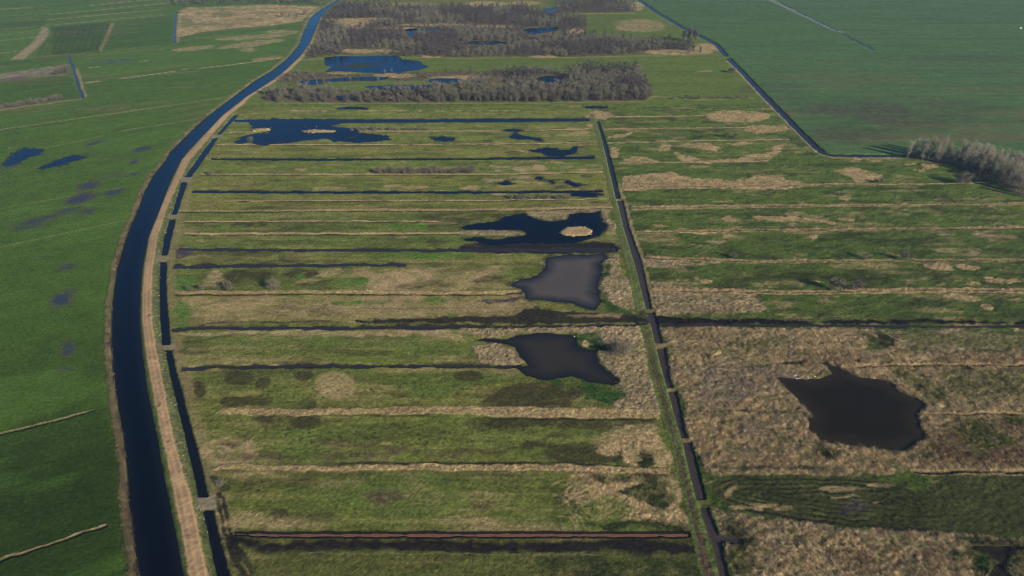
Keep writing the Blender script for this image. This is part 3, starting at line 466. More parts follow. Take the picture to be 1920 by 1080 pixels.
# ---------- woods floor
WOOD1 = [(486, 186), (500, 172), (560, 162), (640, 168), (700, 170), (830, 160), (900, 155), (940, 140), (1000, 134), (1070, 138), (1080, 128), (1200, 130), (1206, 150), (1224, 178), (1210, 189), (1100, 191), (960, 192), (800, 192), (640, 193), (500, 192)]
WOOD1B = [(520, 140), (560, 134), (600, 136), (680, 140), (760, 135), (860, 134), (960, 138), (960, 152), (860, 156), (780, 150), (690, 152), (600, 156), (520, 156)]
WOOD2 = [(570, 112), (590, 90), (600, 60), (606, 40), (628, 14), (655, 8), (740, 12), (850, 14), (940, 16), (985, 14), (1000, 22), (1040, 24), (1062, 32), (1098, 42), (1098, 56), (1060, 60), (1060, 66), (1130, 68), (1200, 76), (1290, 84), (1310, 94), (1296, 102), (1210, 98), (1180, 102), (1060, 107), (960, 106), (860, 108), (760, 106), (700, 100), (620, 104)]
WOOD3 = [(1040, 24), (1045, 4), (1120, 0), (1190, 6), (1196, 16), (1190, 22), (1060, 25)]
for wp in (WOOD1, WOOD1B, WOOD2, WOOD3): P_(wp, 'wood', .9, soft=2, warp=2, brk=2, grain=.4, rd=.3, cls=('woodland_floor', 'brown floor of the bare swamp woods'))
for e in ([(600, 36), (740, 33), (735, 37), (690, 45), (680, 56), (660, 55)], ell(730, 53, 50, 2), ell(820, 47, 70, 2.5), ell(930, 50, 50, 3), ell(690, 96, 60, 4), ell(810, 106, 16, 2.5), ell(625, 88, 20, 4), ell(1020, 106, 25, 2), ell(1260, 98, 50, 5), ell(1078, 60, 15, 6), ell(1320, 92, 25, 10), ell(870, 147, 60, 5), ell(740, 142, 40, 4), ell(920, 146, 30, 5), ell(740, 178, 12, 6), ell(640, 137, 25, 2), ell(930, 160, 30, 6), ell(1195, 12, 12, 8)): P_(e, 'straw', .85, soft=1.5, warp=2, brk=2, grain=.3)
for e in ([(690, 2), (860, 0), (1000, -2), (1040, 4), (1030, 12), (960, 14), (860, 12), (760, 10)],): P_(e, 'meadow', .8, soft=2, warp=2); P_(ell(910, 7, 40, 4), 'straw', .9, soft=2, warp=2); P_(ell(980, 6, 30, 4), 'straw', .7, soft=2, warp=2); P_(ell(760, 8, 60, 2.5), 'straw', .6, soft=2, warp=2)
P_([(1110, 28), (1185, 26), (1260, 45), (1280, 66), (1270, 78), (1180, 76), (1120, 68), (1095, 58)], 'meadow_g', .7, soft=3, warp=2); P_(ell(1200, 48, 50, 12), 'straw', .5, soft=6, warp=2, brk=5, brs=20)
P_([(500, 193), (800, 193.5), (1000, 193), (1210, 190), (1226, 180)], 'straw', .6, line=.7, soft=.6, brk=.8)
P_([(560, 112), (700, 106), (860, 109), (1060, 108), (1300, 103), (1345, 102)], 'straw', .7, line=.9, soft=.8, brk=1)
P_([(1224, 180), (1300, 187), (1410, 184)], 'straw', .8, line=.6, soft=.5); P_([(1040, 26), (1190, 25)], 'straw', .8, line=1.0, soft=.7); P_([(1308, 134), (1332, 133)], 'pale', .8, line=.6, soft=.5); P_([(1225, 158), (1360, 156)], 'dkgreen', .5, line=.5, soft=.5); P_([(1205, 133), (1310, 133)], 'dkgreen', .4, line=.5, soft=.5); P_([(1130, 209), (1380, 203)], 'dkgreen', .4, line=.5, soft=.5)
P_([(1697, 297), (1790, 312), (1850, 334), (1925, 372), (2000, 420), (2000, 330), (1920, 316), (1800, 290), (1700, 288)], 'wood', .8, soft=1.5, warp=2, grain=.4, cls=('woodland_floor', 'leaf litter under the bare grove at right'))

# ---------- waters
water('canal', 'wide dark canal curving up the left side', rails(CANAL), level=-.55, slope=.9, warp=0)
for s_, lb in zip(SIDE, ORD): water('ditch', 'dark side ditch beside the sand track, %s stretch from the camera' % lb, rails(s_), level=-.55, slope=1.2, warp=0)
for s_, lb in zip(MAIN, ORD): water('ditch', 'dark brown ditch along the grass track, %s stretch from the camera' % lb, rails(s_), level=-.45, slope=1.6, warp=0, mat='peat_water' if s_[0][0] > 500 else 'slate_water')
water('ditch', 'short dark stub ditch off the grass track ditch', [(1343, 1005), (1362, 1003), (1378, 1005), (1393, 1011), (1390, 1018), (1365, 1018), (1346, 1018)], level=-.5, slope=1.1, mat='peat_water')
P_([(a - 2, b + 5) for a, b in RDITCH[::-1]] + [(1560, 296), (1690, 297)], 'reed', .85, line=1.2, soft=.6, rd=.6, brk=.6, grain=.4)
water('ditch', 'curved slate blue ditch around the far pasture, near stretch', RDITCH, level=-.6, slope=1.2, line=2.1, mat='slate_water')
water('ditch', 'curved slate blue ditch around the far pasture, far stretch', RDITCH2, level=-.6, slope=1.2, line=2.0, mat='slate_water')
water('orange_ditch', 'rust orange ditch crossing the near meadow', band([(443, 1001), (520, 1003), (800, 1003), (1000, 1003), (1293, 1003)], [3, 4.2, 5, 5, 5]), level=-.25, slope=.8, warp=0, mat='rust_water', rim='mud', rimw=.8, brk=.35)
def wline(pts, th, label, mat='water', brk=1.0, lv=-.3): 
    P_(band(pts, [t * 1.7 for t in (th if isinstance(th, list) else [th] * len(pts))]), 'mud', .9, soft=.4, warp=1, brk=1.3, brs=5, grain=.5, wt=.3)
    water('ditch', label, band(pts, th), level=lv, slope=.8, mat=mat, brk=brk)
wline([(345, 691), (400, 688), (640, 686), (800, 686), (975, 687)], [3, 4.5, 4.5, 4.5, 4], 'purple black ditch leading to the pond with one white bird', 'mud_water')
wline([(325, 618), (400, 615), (640, 614), (800, 613), (1000, 611), (1195, 609)], [3, 4, 5, 5, 3, 3], 'blue grey ditch above the pond with one white bird', 'mud_water')
wline([(326, 500), (500, 497.5), (640, 496.5), (760, 496)], [5, 4.5, 3.2, 3], 'violet grey ditch in the middle block', 'mud_water')
wline([(335, 467), (500, 468), (640, 468), (870, 469), (1155, 468)], [3, 3.4, 3.4, 4, 7], 'black ditch running into the dark pool', 'mud_water')
wline([(362, 359), (640, 360), (900, 360), (1128, 358)], [3, 3.2, 3, 3.2], 'third dark ditch across the far strips')
wline([(395, 298), (640, 298.5), (900, 297.5), (1115, 295)], [2.6, 2.6, 2.4, 4], 'second dark ditch across the far strips')
wline([(440, 226), (640, 227), (900, 225.5), (1104, 224)], [3, 4.5, 4.5, 4.2], 'dark blue ditch below the far green meadow', brk=.2)
wline([(1240, 609), (1400, 609), (1600, 611), (1925, 611)], [4, 3, 2.5, 2.5], 'muddy violet ditch above the reed bed', 'mud_water')
water('pond', 'large still dark pond among reeds at right', sc([(350, 310), (520, 325), (640, 340), (760, 320), (850, 300), (865, 285), (820, 240), (765, 190), (800, 180), (850, 210), (920, 220), (980, 260), (1080, 305), (1280, 330), (1390, 370), (1500, 465), (1630, 510), (1700, 570), (1670, 620), (1640, 690), (1660, 750), (1720, 835), (1640, 910), (1540, 975), (1420, 975), (1320, 970), (1180, 960), (1100, 920), (1000, 930), (900, 905), (860, 920), (780, 890), (690, 820), (650, 780), (660, 720), (640, 680), (700, 670), (660, 620), (600, 560), (520, 490), (450, 430), (380, 350)], 1380, 640, 4.8), level=-.3, slope=.6, mat='pond_water')
water('pond', 'grey brown pond with a green bank and one white bird', sc([(160, 275), (240, 258), (330, 268), (430, 265), (560, 230), (700, 215), (840, 212), (960, 225), (1050, 240), (1060, 320), (1130, 355), (1240, 370), (1260, 480), (1330, 540), (1440, 620), (1450, 660), (1380, 675), (1280, 655), (1160, 650), (1130, 625), (1020, 595), (930, 615), (820, 630), (700, 620), (600, 590), (540, 540), (520, 520), (620, 500), (560, 420), (500, 340), (420, 310), (300, 295)], 860, 580, 4.8), level=-.2, slope=.5, mat='silt_water')
water('pond', 'shallow grey pond in the middle of the picture', sc([(1150, 370), (1200, 360), (1300, 350), (1480, 350), (1500, 370), (1460, 400), (1460, 470), (1440, 520), (1440, 560), (1460, 620), (1420, 665), (1360, 645), (1300, 625), (1150, 610), (1040, 600), (1020, 560), (1010, 540), (950, 525), (1010, 490), (1100, 470), (1140, 430), (1145, 400)], 640, 360, 3), level=-.15, slope=.4, mat='shallow_water', brk=.5)
water('pool', 'dark blue pool with a straw islet', sc([(660, 200), (760, 180), (850, 160), (900, 135), (1020, 120), (1090, 150), (1180, 165), (1270, 155), (1290, 120), (1460, 110), (1480, 150), (1480, 220), (1440, 250), (1380, 270), (1300, 290), (1000, 290), (850, 295), (700, 280), (680, 262), (800, 265), (1000, 255), (1022, 238), (990, 215), (880, 208), (800, 215), (700, 213)], 640, 360, 3), level=-.15, slope=.3, brk=1.5, warp=2)
def islet(e, c='straw', dz=.7): P_(e, c, 1, soft=.35, warp=2, brk=.9, brs=4, rd=.6, dz=dz, grain=.4, px_soft=False)
islet(ell(1081, 434, 35, 8), dz=1.3)
water('pond', 'blue flooded meadow with islets near the canal', sc([(320, 240), (330, 180), (490, 170), (530, 148), (620, 165), (800, 155), (1100, 160), (1150, 205), (1060, 215), (1150, 235), (1280, 250), (1300, 290), (1400, 295), (1560, 310), (1580, 340), (1480, 360), (1340, 375), (1100, 360), (1000, 340), (850, 345), (720, 365), (560, 380), (470, 390), (380, 385), (320, 365), (280, 380), (205, 375), (215, 350), (300, 300), (430, 288), (520, 280), (430, 270)], 400, 190, 4.8), level=-.12, slope=.22, brk=2.2, warp=2)
islet(ell(494, 243, 16, 3.2), dz=1.2); islet(ell(600, 246.5, 34, 3.5), dz=1.2); islet(ell(570, 237, 8, 1.2), 'sedge', dz=1.0); islet(ell(660, 258, 14, 1.3), 'sedge', dz=1.0)
BL = [('small blue puddle in the far strips', sc([(40, 322), (150, 312), (260, 325), (240, 350), (160, 360), (70, 345)], 800, 190, 4.8)), ('blue puddle with a tail in the far strips', sc([(740, 322), (800, 283), (850, 300), (880, 318), (980, 332), (1055, 350), (1050, 366), (940, 345), (830, 342), (750, 335)], 800, 190, 4.8)), ('thin blue puddle with white specks', sc([(690, 262), (770, 250), (860, 255), (850, 270), (760, 272)], 800, 190, 4.8)),
      ('hook shaped blue puddle above the second dark ditch', sc([(920, 435), (1080, 420), (1150, 420), (1210, 440), (1290, 430), (1310, 402), (1350, 395), (1368, 415), (1330, 450), (1260, 485), (1130, 492), (1050, 462), (940, 450)], 800, 190, 4.8)), ('faint blue puddle, left of three above the third ditch', ell(950, 343, 11, 3)), ('faint blue puddle, middle of three above the third ditch', sc([(1010, 690), (1040, 670), (1065, 700), (1150, 730), (1140, 740), (1080, 725), (1030, 712)], 800, 190, 4.8)), ('faint blue puddle, right of three above the third ditch', sc([(1240, 735), (1290, 715), (1330, 740), (1390, 765), (1340, 765), (1270, 745)], 800, 190, 4.8)),
      ('blue wet patch just below the third dark ditch', ell(1096, 364, 28, 3.5)), ('small blue puddle beside the far end of the grass track', ell(1118, 201, 20, 2.2)), ('faint blue puddle on the meadow under the wood', ell(665, 203, 26, 2)), ('round blue puddle on the left pasture', sc([(60, 400), (90, 350), (150, 310), (220, 275), (300, 278), (370, 285), (385, 330), (300, 350), (210, 385), (130, 425), (70, 435)], 0, 220, 4.8)), ('long blue puddle on the left pasture', sc([(365, 450), (440, 415), (540, 375), (640, 350), (745, 340), (740, 365), (640, 395), (520, 435), (420, 452)], 0, 220, 4.8))]
for lb, p in BL:
    P_([(a, b) for a, b in p], 'purple', .7, soft=1.5, warp=2, brk=2.2, brs=5, wt=.9)
    water('puddle', lb, p, level=-.10, slope=.2, warp=2, brk=2.4)
P_([(660, 243), (715, 242), (715, 248), (660, 247)], 'reed', .7, soft=.6, warp=2, brk=1)
water('pond', 'blue lake in front of the upper wood', sc([(230, 520), (330, 510), (470, 505), (700, 500), (900, 500), (930, 535), (1080, 550), (1180, 600), (1100, 620), (960, 640), (900, 655), (640, 655), (560, 650), (400, 640), (240, 640), (300, 600), (230, 580)], 560, 0, 4.8), level=-.15, slope=.3, warp=2)
islet(sc([(330, 585), (520, 575), (640, 580), (780, 565), (790, 575), (650, 600), (500, 605), (380, 600)], 560, 0, 4.8), 'sedge', dz=.8)
for lb, p in (('blue oval pond amid the lower wood', ell(835, 151, 33, 4.6)), ('bright blue pond in the lower wood clearing', ell(1032, 148.5, 27, 6)), ('narrow blue pond left of the lower wood', sc([(0, 730), (200, 712), (205, 760), (20, 765)], 560, 0, 4.8)), ('long narrow pond under the blue lake', sc([(240, 715), (400, 700), (600, 692), (810, 690), (790, 712), (680, 725), (500, 722), (260, 735)], 560, 0, 4.8)), ('greenish flooded strip crossing the lower wood', sc([(600, 778), (900, 765), (1280, 765), (1250, 790), (960, 800), (640, 800)], 560, 0, 4.8)),
              ('small pond inside the upper wood', sc([(960, 265), (1040, 265), (1035, 325), (990, 325)], 560, 0, 4.8)), ('second pond inside the upper wood', sc([(100, 262), (250, 250), (430, 248), (400, 275), (200, 305), (110, 300)], 960, 0, 4.8)), ('dark slot of water in the upper wood', ell(910, 80, 40, 3)), ('narrow pool behind the first pond of the upper wood', ell(800, 55, 40, 1.8)), ('narrow wet slot at the lower wood front edge', ell(650, 182, 20, 2.5)), ('teal puddle in a far wood clearing', ell(1032, 20, 14, 5))):
    water('pond', lb, p, level=-.15, slope=.3)
water('pool', 'small black pool in the bottom right corner', sc([(1340, 835), (1390, 815), (1560, 820), (1740, 830), (1780, 845), (1680, 860), (1665, 900), (1650, 940), (1640, 1000), (1690, 1090), (1720, 1200), (1560, 1200), (1480, 1090), (1560, 1000), (1600, 950), (1540, 930), (1480, 885), (1400, 850)], 1520, 840, 4.5), level=-.3, slope=.7, mat='pond_water')
for lb, p in (('short hazy ditch in the far left pastures', [(128, 105), (138, 130), (147, 160), (155, 183)]), ('far ditch beside the pale straw field', [(327, 80), (328, 50), (329, 24)]), ('dark ditch end right of the hazy road', [(1580, 63), (1610, 79), (1639, 93)])):
    water('ditch', lb, p, level=-.3, slope=.8, line=.9, mat='slate_water')
P_([(143, 128), (147, 140), (160, 182)], 'straw', .8, line=.8, soft=.5, brk=.5); P_([(333, 80), (332, 62), (333, 45)], 'straw', .8, line=1, soft=.6)
paint([(1443, -1), (1493, 23), (1540, 45), (1567, 57), (1578, 60)], 'road', .8, line=1.9, soft=.6, cls=('road', 'hazy grey farm road at top right')); paint([(1380, -32), (1443, -1)], 'road', .8, line=1.9, soft=.6)
paint([(1578, 60), (1640, 60), (1760, 58), (1925, 55)], 'verge', .6, line=1.2, soft=.7, cls=('road', 'thin pale lane crossing the far pasture')); paint([(1360, 103), (1500, 99), (1640, 96)], 'verge', .4, line=.8, soft=.6)
for a, b in (((1462, 5), (1486, 16)), ((1492, 20), (1517, 32)), ((1521, 34), (1569, 57))): water('ditch', 'dark roadside ditch at top right, piece by column %d' % a[0] if False else {1462: 'dark roadside ditch at top right, farthest piece', 1492: 'dark roadside ditch at top right, middle piece', 1521: 'dark roadside ditch at top right, nearest piece'}[a[0]], [a, b], level=-.3, slope=.9, line=.8, mat='slate_water')

# ---------- grass track on top
paint(rails(TRACK), alb(70, 82, 38), .95, soft=.4, warp=0, grain=.35, var=.2, dz=.12, rd=0, cls=('grass_track', 'straight green farm track with a brown centre'))
paint([(l + (r - l) * .5, y) for y, l, r in TRACK if y > 555], 'track', .85, line=.75, soft=.4, brk=.3, grain=.3)
paint([(l + (r - l) * .5, y) for y, l, r in TRACK if y > 1000], alb(72, 54, 44), .7, line=1.3, soft=.5, brk=.4, grain=.3)
for f in (.3, .7): paint([(l + (r - l) * f, y) for y, l, r in TRACK if y < 640], 'verge', .75, line=.35, soft=.3, brk=.3)
for f in (.36, .64): paint([(l + (r - l) * f, y) for y, l, r in TRACK if y > 600], alb(58, 46, 36), .6, line=.2, soft=.2, brk=.2, dz=-.06)
paint([(r + .5, y) for y, l, r in TRACK], 'verge', .5, line=.25, soft=.3, brk=.4, grain=.5)
paint(ell(1203, 598, 14, 12), 'mud', .75, soft=.8, warp=2, brk=1.2, wt=.2)
for ya, yb in ((935, 951), (820, 828), (726, 733), (642, 653), (578, 585), (372, 375)):
    xl, xr = edge(TRACK, (ya + yb) / 2, 2), edge([q for s in MAIN for q in s], (ya + yb) / 2, 2) + 6
    paint([(xl, ya + 1), (xr, ya + 1), (xr, yb - 1), (xl, yb - 1)], 'heath' if ya != 935 else 'olive', .8, soft=.5, grain=.4, rd=0, cls=('dam_crossing', 'small earth dam across the grass track ditch, %s from the camera' % ORD[[935, 820, 726, 642, 578, 372].index(ya)]))

nr_ = sstep(420, 700, PY); Z += (cz * (.13 * (noise(X / 1.7, Y / 1.2, 5) - .5) + .10 * (HY - .5)) * nr_ + left * (PX < cen - 40) * nr_ * (.016 * np.sin(V * 2 * math.pi / 3.1 + 3 * rows_) + .08 * (HY - .5))).astype(np.float32)
# standing reed gives relief
rn = .35 * HX + .5 * HY + .15 * noise(X / 2.3, Y / 2.3, 7)
Z += reed * (0.10 + 0.8 * (rn - .35) * (.6 + .8 * PATCH2)).astype(np.float32)
cover[:] = np.clip(cover, .004, .8)

# ------------------------------------------------------------------ materials
def mat(name):
    m = bpy.data.materials.new(name); m.use_nodes = True
    return m, m.node_tree.nodes, m.node_tree.links, m.node_tree.nodes['Principled BSDF']
def ground_mat():
    m, n, l, b = mat('land cover'); b.inputs['Roughness'].default_value = .95; b.inputs['Specular IOR Level'].default_value = .15
    at = n.new('ShaderNodeAttribute'); at.attribute_name = 'cover'
    aw = n.new('ShaderNodeAttribute'); aw.attribute_name = 'wet'
    g = n.new('ShaderNodeNewGeometry')
    def nz(sc_, det, lo, hi):
        t = n.new('ShaderNodeTexNoise'); t.inputs['Scale'].default_value = sc_; t.inputs['Detail'].default_value = det; t.inputs['Roughness'].default_value = .65
        l.new(g.outputs['Position'], t.inputs['Vector'])
        r = n.new('ShaderNodeMapRange'); r.inputs[1].default_value = .3; r.inputs[2].default_value = .7; r.inputs[3].default_value = lo; r.inputs[4].default_value = hi
        l.new(t.outputs['Fac'], r.inputs[0]); return t, r
    t1, r1 = nz(.9, 7, .58, 1.42); t2, r2 = nz(.12, 4, .84, 1.16)
    mu = n.new('ShaderNodeMath'); mu.operation = 'MULTIPLY'; l.new(r1.outputs[0], mu.inputs[0]); l.new(r2.outputs[0], mu.inputs[1])
    vm = n.new('ShaderNodeVectorMath'); vm.operation = 'SCALE'; l.new(at.outputs['Color'], vm.inputs[0]); ac = n.new('ShaderNodeAttribute'); ac.attribute_name = 'calm'; cm = n.new('ShaderNodeMix'); cm.inputs[3].default_value = 1.0; l.new(mu.outputs[0], cm.inputs[2]); c8 = n.new('ShaderNodeMath'); c8.operation = 'MULTIPLY'; c8.inputs[1].default_value = .8; l.new(ac.outputs['Fac'], c8.inputs[0]); l.new(c8.outputs[0], cm.inputs[0]); l.new(cm.outputs[0], vm.inputs['Scale'])
    l.new(vm.outputs[0], b.inputs['Base Color'])
    rr = n.new('ShaderNodeMapRange'); rr.inputs[3].default_value = .95; rr.inputs[4].default_value = .4; l.new(aw.outputs['Fac'], rr.inputs[0]); l.new(rr.outputs[0], b.inputs['Roughness'])
    rs = n.new('ShaderNodeMapRange'); rs.inputs[3].default_value = .1; rs.inputs[4].default_value = .3; l.new(aw.outputs['Fac'], rs.inputs[0]); l.new(rs.outputs[0], b.inputs['Specular IOR Level'])
    t3, _ = nz(1.6, 5, 0, 1)
    bp = n.new('ShaderNodeBump'); bp.inputs['Distance'].default_value = .35; bs = n.new('ShaderNodeMath'); bs.operation = 'MULTIPLY_ADD'; bs.inputs[1].default_value = -.75; bs.inputs[2].default_value = .85; l.new(ac.outputs['Fac'], bs.inputs[0]); l.new(bs.outputs[0], bp.inputs['Strength']); l.new(t3.outputs['Fac'], bp.inputs['Height']); l.new(bp.outputs[0], b.inputs['Normal'])
    return m
def water_mat(name, col, rough=.06, bump=.10, tint=(.8, .95, 1, 1), shore=None):
    m, n, l, b = mat(name); b.inputs['Base Color'].default_value = (*col, 1); b.inputs['Roughness'].default_value = rough; b.inputs['IOR'].default_value = 1.36; b.inputs['Specular Tint'].default_value = tint
    g = n.new('ShaderNodeNewGeometry'); t = n.new('ShaderNodeTexNoise'); t.inputs['Scale'].default_value = 1.3; t.inputs['Detail'].default_value = 3
    l.new(g.outputs['Position'], t.inputs['Vector'])
    bp = n.new('ShaderNodeBump'); bp.inputs['Distance'].default_value = .12; bp.inputs['Strength'].default_value = bump
    l.new(t.outputs['Fac'], bp.inputs['Height']); l.new(bp.outputs[0], b.inputs['Normal'])
    c = n.new('ShaderNodeTexNoise'); c.inputs['Scale'].default_value = .05; c.inputs['Detail'].default_value = 4; l.new(g.outputs['Position'], c.inputs['Vector'])
    r = n.new('ShaderNodeMapRange'); r.inputs[3].default_value = .75; r.inputs[4].default_value = 1.25; l.new(c.outputs['Fac'], r.inputs[0])
    vm = n.new('ShaderNodeVectorMath'); vm.operation = 'SCALE'; vm.inputs[0].default_value = col; l.new(r.outputs[0], vm.inputs['Scale'])
    ad = n.new('ShaderNodeAttribute'); ad.attribute_name = 'deep'; mc = n.new('ShaderNodeMix'); mc.data_type = 'RGBA'; l.new(ad.outputs['Fac'], mc.inputs[0])
    mc.inputs[6].default_value = (*(shore or tuple(v * 1.6 + .006 for v in col)), 1); l.new(vm.outputs[0], mc.inputs[7]); l.new(mc.outputs[2], b.inputs['Base Color'])
    b.inputs['Specular IOR Level'].default_value = 0.0
    gl = n.new('ShaderNodeBsdfGlossy'); gl.inputs['Roughness'].default_value = rough; gl.inputs['Color'].default_value = tint; wr_ = n.new('ShaderNodeTexNoise'); wr_.inputs['Scale'].default_value = .035; wr_.inputs['Detail'].default_value = 5; l.new(g.outputs['Position'], wr_.inputs['Vector']); rw = n.new('ShaderNodeMapRange'); rw.inputs[1].default_value = .35; rw.inputs[2].default_value = .7; rw.inputs[3].default_value = rough; rw.inputs[4].default_value = rough + .25; l.new(wr_.outputs['Fac'], rw.inputs[0]); l.new(rw.outputs[0], gl.inputs['Roughness']); l.new(bp.outputs[0], gl.inputs['Normal'])
    fr_ = n.new('ShaderNodeFresnel'); fr_.inputs['IOR'].default_value = 1.38; l.new(bp.outputs[0], fr_.inputs['Normal'])
    mx = n.new('ShaderNodeMixShader'); l.new(fr_.outputs[0], mx.inputs[0]); l.new(b.outputs[0], mx.inputs[1]); l.new(gl.outputs[0], mx.inputs[2]); l.new(mx.outputs[0], n['Material Output'].inputs['Surface'])
    return m
def plant_mat(name, rough=.9):
    m, n, l, b = mat(name); b.inputs['Roughness'].default_value = rough; b.inputs['Specular IOR Level'].default_value = .1
    at = n.new('ShaderNodeAttribute'); at.attribute_name = 'cover'; l.new(at.outputs['Color'], b.inputs['Base Color'])
    tl = n.new('ShaderNodeBsdfTranslucent'); mx = n.new('ShaderNodeMixShader'); mx.inputs[0].default_value = .4
    l.new(at.outputs['Color'], tl.inputs['Color']); l.new(b.outputs[0], mx.inputs[1]); l.new(tl.outputs[0], mx.inputs[2]); l.new(mx.outputs[0], n['Material Output'].inputs['Surface']); return m
def bark_mat(name, col, v=.3):
    m, n, l, b = mat(name); b.inputs['Roughness'].default_value = .9; b.inputs['Specular IOR Level'].default_value = .1
    o = n.new('ShaderNodeObjectInfo'); g = n.new('ShaderNodeNewGeometry'); t = n.new('ShaderNodeTexNoise'); t.inputs['Scale'].default_value = .7; t.inputs['Detail'].default_value = 3; l.new(g.outputs['Position'], t.inputs['Vector'])
    a = n.new('ShaderNodeMath'); a.operation = 'ADD'; l.new(o.outputs['Random'], a.inputs[0]); l.new(t.outputs['Fac'], a.inputs[1])
    r = n.new('ShaderNodeMapRange'); r.inputs[1].default_value = .3; r.inputs[2].default_value = 1.7; r.inputs[3].default_value = 1 - v; r.inputs[4].default_value = 1 + v; l.new(a.outputs[0], r.inputs[0])
    vm = n.new('ShaderNodeVectorMath'); vm.operation = 'SCALE'; vm.inputs[0].default_value = col; l.new(r.outputs[0], vm.inputs['Scale']); l.new(vm.outputs[0], b.inputs['Base Color']); return m
GM = ground_mat()
WM = dict(slate_water=water_mat('slate ditch water', (.02, .02, .022), .08, .15, (.55, .66, .78, 1)), water=water_mat('ditch water', (.0015, .002, .004), .03, .22, (.38, .78, .96, 1)), pond_water=water_mat('dark pond water', (.019, .0135, .007), .05, .12, (1, .74, .48, 1)), shallow_water=water_mat('shallow silty water', (.12, .10, .085), .1, .1, (1, .86, .70, 1), (.012, .018, .03)), silt_water=water_mat('silty grey water', (.045, .038, .030), .08, .1, (1, .8, .6, 1), (.014, .016, .02)), peat_water=water_mat('peat water', (.045, .032, .026), .08),
          mud_water=water_mat('muddy water', (.022, .018, .022), .12, .3), rust_water=water_mat('iron stained water', (.16, .068, .034), .3, .1, (.9, .6, .4, 1)))
PM = plant_mat('dry reed')

# ------------------------------------------------------------------ meshes
def quads_mesh(name, co, faces, attrs=None, smooth=True):
    me = bpy.data.meshes.new(name); nv, nf = len(co), len(faces); k = faces.shape[1]
    me.vertices.add(nv); me.vertices.foreach_set('co', np.ascontiguousarray(co, np.float32).ravel())
    me.loops.add(nf * k); me.loops.foreach_set('vertex_index', faces.astype(np.int32).ravel())
    me.polygons.add(nf); me.polygons.foreach_set('loop_start', np.arange(0, nf * k, k, dtype=np.int32))
    me.polygons.foreach_set('use_smooth', np.full(nf, smooth))
    for an, av in (attrs or {}).items():
        if av.ndim == 2:
            a = me.attributes.new(an, 'FLOAT_COLOR', 'POINT'); a.data.foreach_set('color', np.concatenate([av, np.ones((nv, 1), np.float32)], 1).astype(np.float32).ravel())
        else:
            a = me.attributes.new(an, 'FLOAT', 'POINT'); a.data.foreach_set('value', av.astype(np.float32))
    me.update(calc_edges=True); return me
def add(name, me, m=None, parent=None, **props):
    o = bpy.data.objects.new(name, me); COL.objects.link(o)
    if m is not None and me is not None and not len(me.materials): me.materials.append(m)
    if parent is not None: o.parent = parent
    for k, v in props.items(): o[k] = v
    return o
r_, c_ = np.meshgrid(np.arange(GR - 1), np.arange(GC - 1), indexing='ij')
v0 = (r_ * GC + c_).ravel()
Q = np.stack([v0, v0 + 1, v0 + GC + 1, v0 + GC], 1)
fc = CLS[Q[:, 0]]
inner = np.ones(len(Q), bool)
names = {v: k for k, v in CLASSES.items()}
COUNT = np.bincount(fc, minlength=len(CLASSES) + 2)
small = COUNT < 40
biggest = cls_id('meadow', 'green wet meadow between and around the woods at the back')
fc = np.where(small[fc], biggest, fc)
SANDC = [v for k_, v in CLASSES.items() if k_[0] in ('sand_track', 'dam_crossing')]; calmv = np.isin(CLS, SANDC).astype(np.float32)
for k in range(1, len(CLASSES) + 1):
    f = Q[fc == k]
    if not len(f): continue
    u, inv = np.unique(f.ravel(), return_inverse=True)
    me = quads_mesh(names[k][0], np.stack([X[u], Y[u], Z[u]], 1), inv.reshape(-1, 4), {'cover': cover[u], 'wet': wet[u], 'calm': calmv[u]})
    add(names[k][0], me, GM, label=names[k][1], kind='structure')
# the ground goes on to the horizon
hz = 14000.0; yb = float(Y.reshape(GR, GC)[-1, 0])
for nm, lb, co in (('ground', 'green plain running to the horizon', [(-hz, yb, -.4), (hz, yb, -.4), (hz, 16000, -.4), (-hz, 16000, -.4)]),):
    me = quads_mesh(nm, np.array(co), np.array([[0, 1, 2, 3]]), {'cover': np.repeat(A['farpast'][None, :], 4, 0), 'wet': np.zeros(4), 'calm': np.zeros(4)}); add(nm, me, GM, label=lb, kind='structure')
for nm, lb, mask, lev, mt, wi_, wsd in WATERS:
    f = Q[mask[Q].all(1)]
    if not len(f): continue
    u, inv = np.unique(f.ravel(), return_inverse=True); deep = np.zeros(GR * GC, np.float32); deep[wi_] = np.clip(-wsd / (6.0 if nm == 'pond' else 3.0) + .2 * FN[wi_], 0, 1)
    me = quads_mesh(nm, np.stack([X[u], Y[u], np.full(len(u), lev)], 1), inv.reshape(-1, 4), {'deep': deep[u]}); add(nm, me, WM[mt], label=lb, kind='structure')

def gidx(x, y):
    px, py = ginv(x, y)
    c = np.clip(np.round((px - px_f[0]) / (px_f[1] - px_f[0])).astype(int), 0, NC - 1) + C0
    r = np.clip(np.round((py - py_f[0]) / (py_f[1] - py_f[0])).astype(int), 0, NR - 1) + R0
    return r * GC + c

